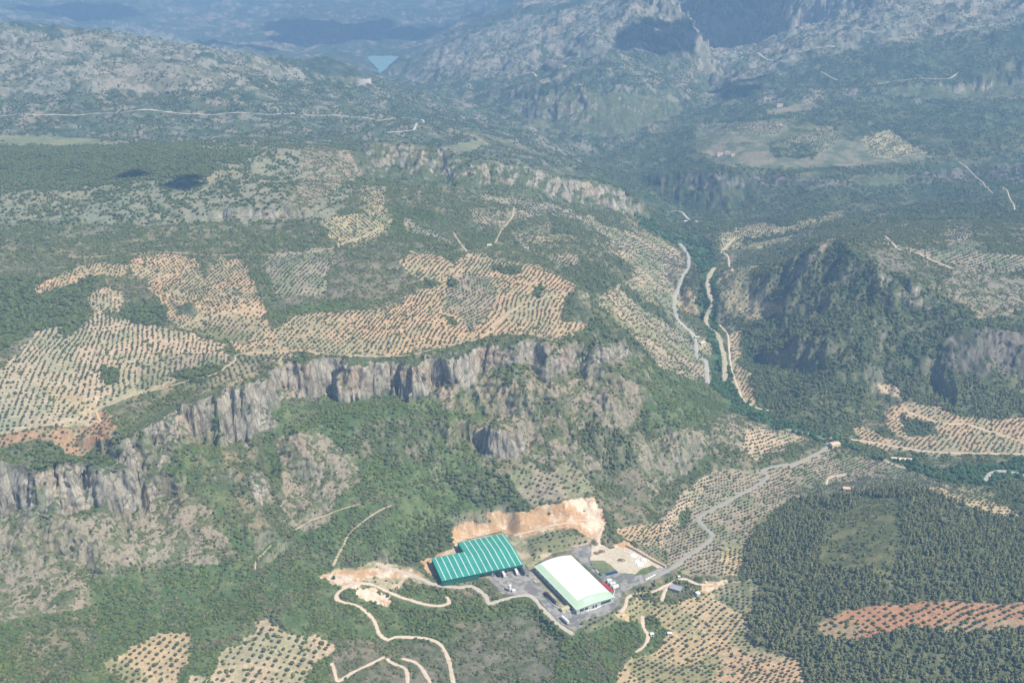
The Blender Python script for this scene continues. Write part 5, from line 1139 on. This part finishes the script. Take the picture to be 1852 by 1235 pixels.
def lab_oak(i):
    q = oi_[i]; u, v = project(VX[q], VY[q], VZ[q])
    if u < 640: return "dark round holm oak in the scrub of the lower left slopes", "holm oaks of the lower left slopes"
    if u < 1130: return "dark round holm oak in the scrub round the two warehouses", "holm oaks round the warehouses"
    return "dark round holm oak at the edge of the pine wood", "holm oaks beside the pine wood"
kp = individuals('oak', VX[mo], VY[mo], VZ[mo], size[mo], 260, "holm_oak", lab_oak, "oak tree", None)
mass("oak_scrub", PC['oak'], np.stack([VX, VY, VZ], 1)[mo][kp], size[mo][kp], "dark evergreen oaks scattered over the hillsides")
for kd, nm, lb in (('shrub', 'green_scrub', "green shrubs carpeting the slopes"), ('dry', 'dry_scrub', "dry grey green shrubs between the stones"), ('river', 'riverside_trees', "bright green trees lining the river")):
    m_k = kind == kd; mass(nm, PC[kd], np.stack([VX, VY, VZ], 1)[m_k], size[m_k], lb)
# hedge and a few trees in front of the green warehouse
tp = [(845,1038,1.5),(848,1040,1.2),(838,1043,1.1),(830,1045,.9),(855,1041,1.0),(810,1049,.9),(604,1047,1.3)]
for u, v, s in tp:
    q = onland(u, v); o = empty("holm_oak", q, rnd.uniform(0, 6)); o.scale = (s*.75, s*.75, s*1.25); cr, tk, m = VAR['oak'][rnd.randrange(4)]; cr.build("crown", m, o); tk.build("trunk", M_bark, o)
    tag(o, "tall dark tree against the front wall of the green warehouse" if u > 700 else "lone dark tree at the left end of the bare clearing", "oak tree", "trees in front of the green warehouse" if u > 700 else None)
# ------------------------------------------------------------------ air
def haze(d, col):
    o = mesh_obj("haze", [(x, y, z) for z in (-1200, 790) for y in (-2500, 60500) for x in (-60500, 60500)], [(0,1,3,2),(4,6,7,5),(0,4,5,1),(1,5,7,3),(3,7,6,2),(2,6,4,0)], [])
    bm = bmesh.new(); bm.from_mesh(o.data); bmesh.ops.recalc_face_normals(bm, faces=bm.faces[:]); bm.to_mesh(o.data); bm.free()
    m = bpy.data.materials.new("haze"); m.use_nodes = True; t = m.node_tree
    for n in list(t.nodes):
        if n.type == 'BSDF_PRINCIPLED': t.nodes.remove(n)
    pv = t.nodes.new("ShaderNodeVolumePrincipled"); pv.inputs["Density"].default_value = d; pv.inputs["Color"].default_value = (*col, 1); pv.inputs["Anisotropy"].default_value = .0
    t.links.new(pv.outputs[0], t.nodes["Material Output"].inputs["Volume"])
    o.data.materials.append(m); o["kind"] = "stuff"; tag(o, "pale blue haze filling the air over the valleys"); return o
haze(1.5e-4, (.36, .61, 1.0))

# clouds drifting high above the camera; they shade parts of the hills
M_cloud = mat("cloud", (.8,.8,.8), 1, var=.03, scale=.002)
def cloud(u, v, rx, ry, alt, seed, zt=None):
    x, y, z = cast(u, v); t = (alt-z)/SUNDIR.z; r = random.Random(seed); mb = MB()
    for k in range(14):
        a = r.uniform(0, 6.28); q = math.sqrt(r.random())*.75; mb.blob((math.cos(a)*q*rx, math.sin(a)*q*ry, r.uniform(-.05, .15)*rx), min(rx, ry)*r.uniform(.28, .6), 3, .09, .55, rr=r)
    o = mb.build("cloud", M_cloud, smooth=True); o.location = (x+SUNDIR.x*t, y+SUNDIR.y*t, alt); o["kind"] = "structure"
cloud(1300, 40, 270, 300, 2300, 1); cloud(1190, 62, 170, 130, 2300, 2); cloud(1370, 20, 160, 260, 2400, 3)
cloud(330, 332, 34, 40, 1500, 4); cloud(240, 318, 26, 30, 1500, 5)
cloud(620, 60, 520, 420, 2400, 6); cloud(760, 62, 420, 260, 2400, 11); cloud(440, 84, 300, 130, 2400, 7); cloud(140, 24, 460, 360, 2500, 8)
cloud(1340, 150, 60, 260, 2300, 10)
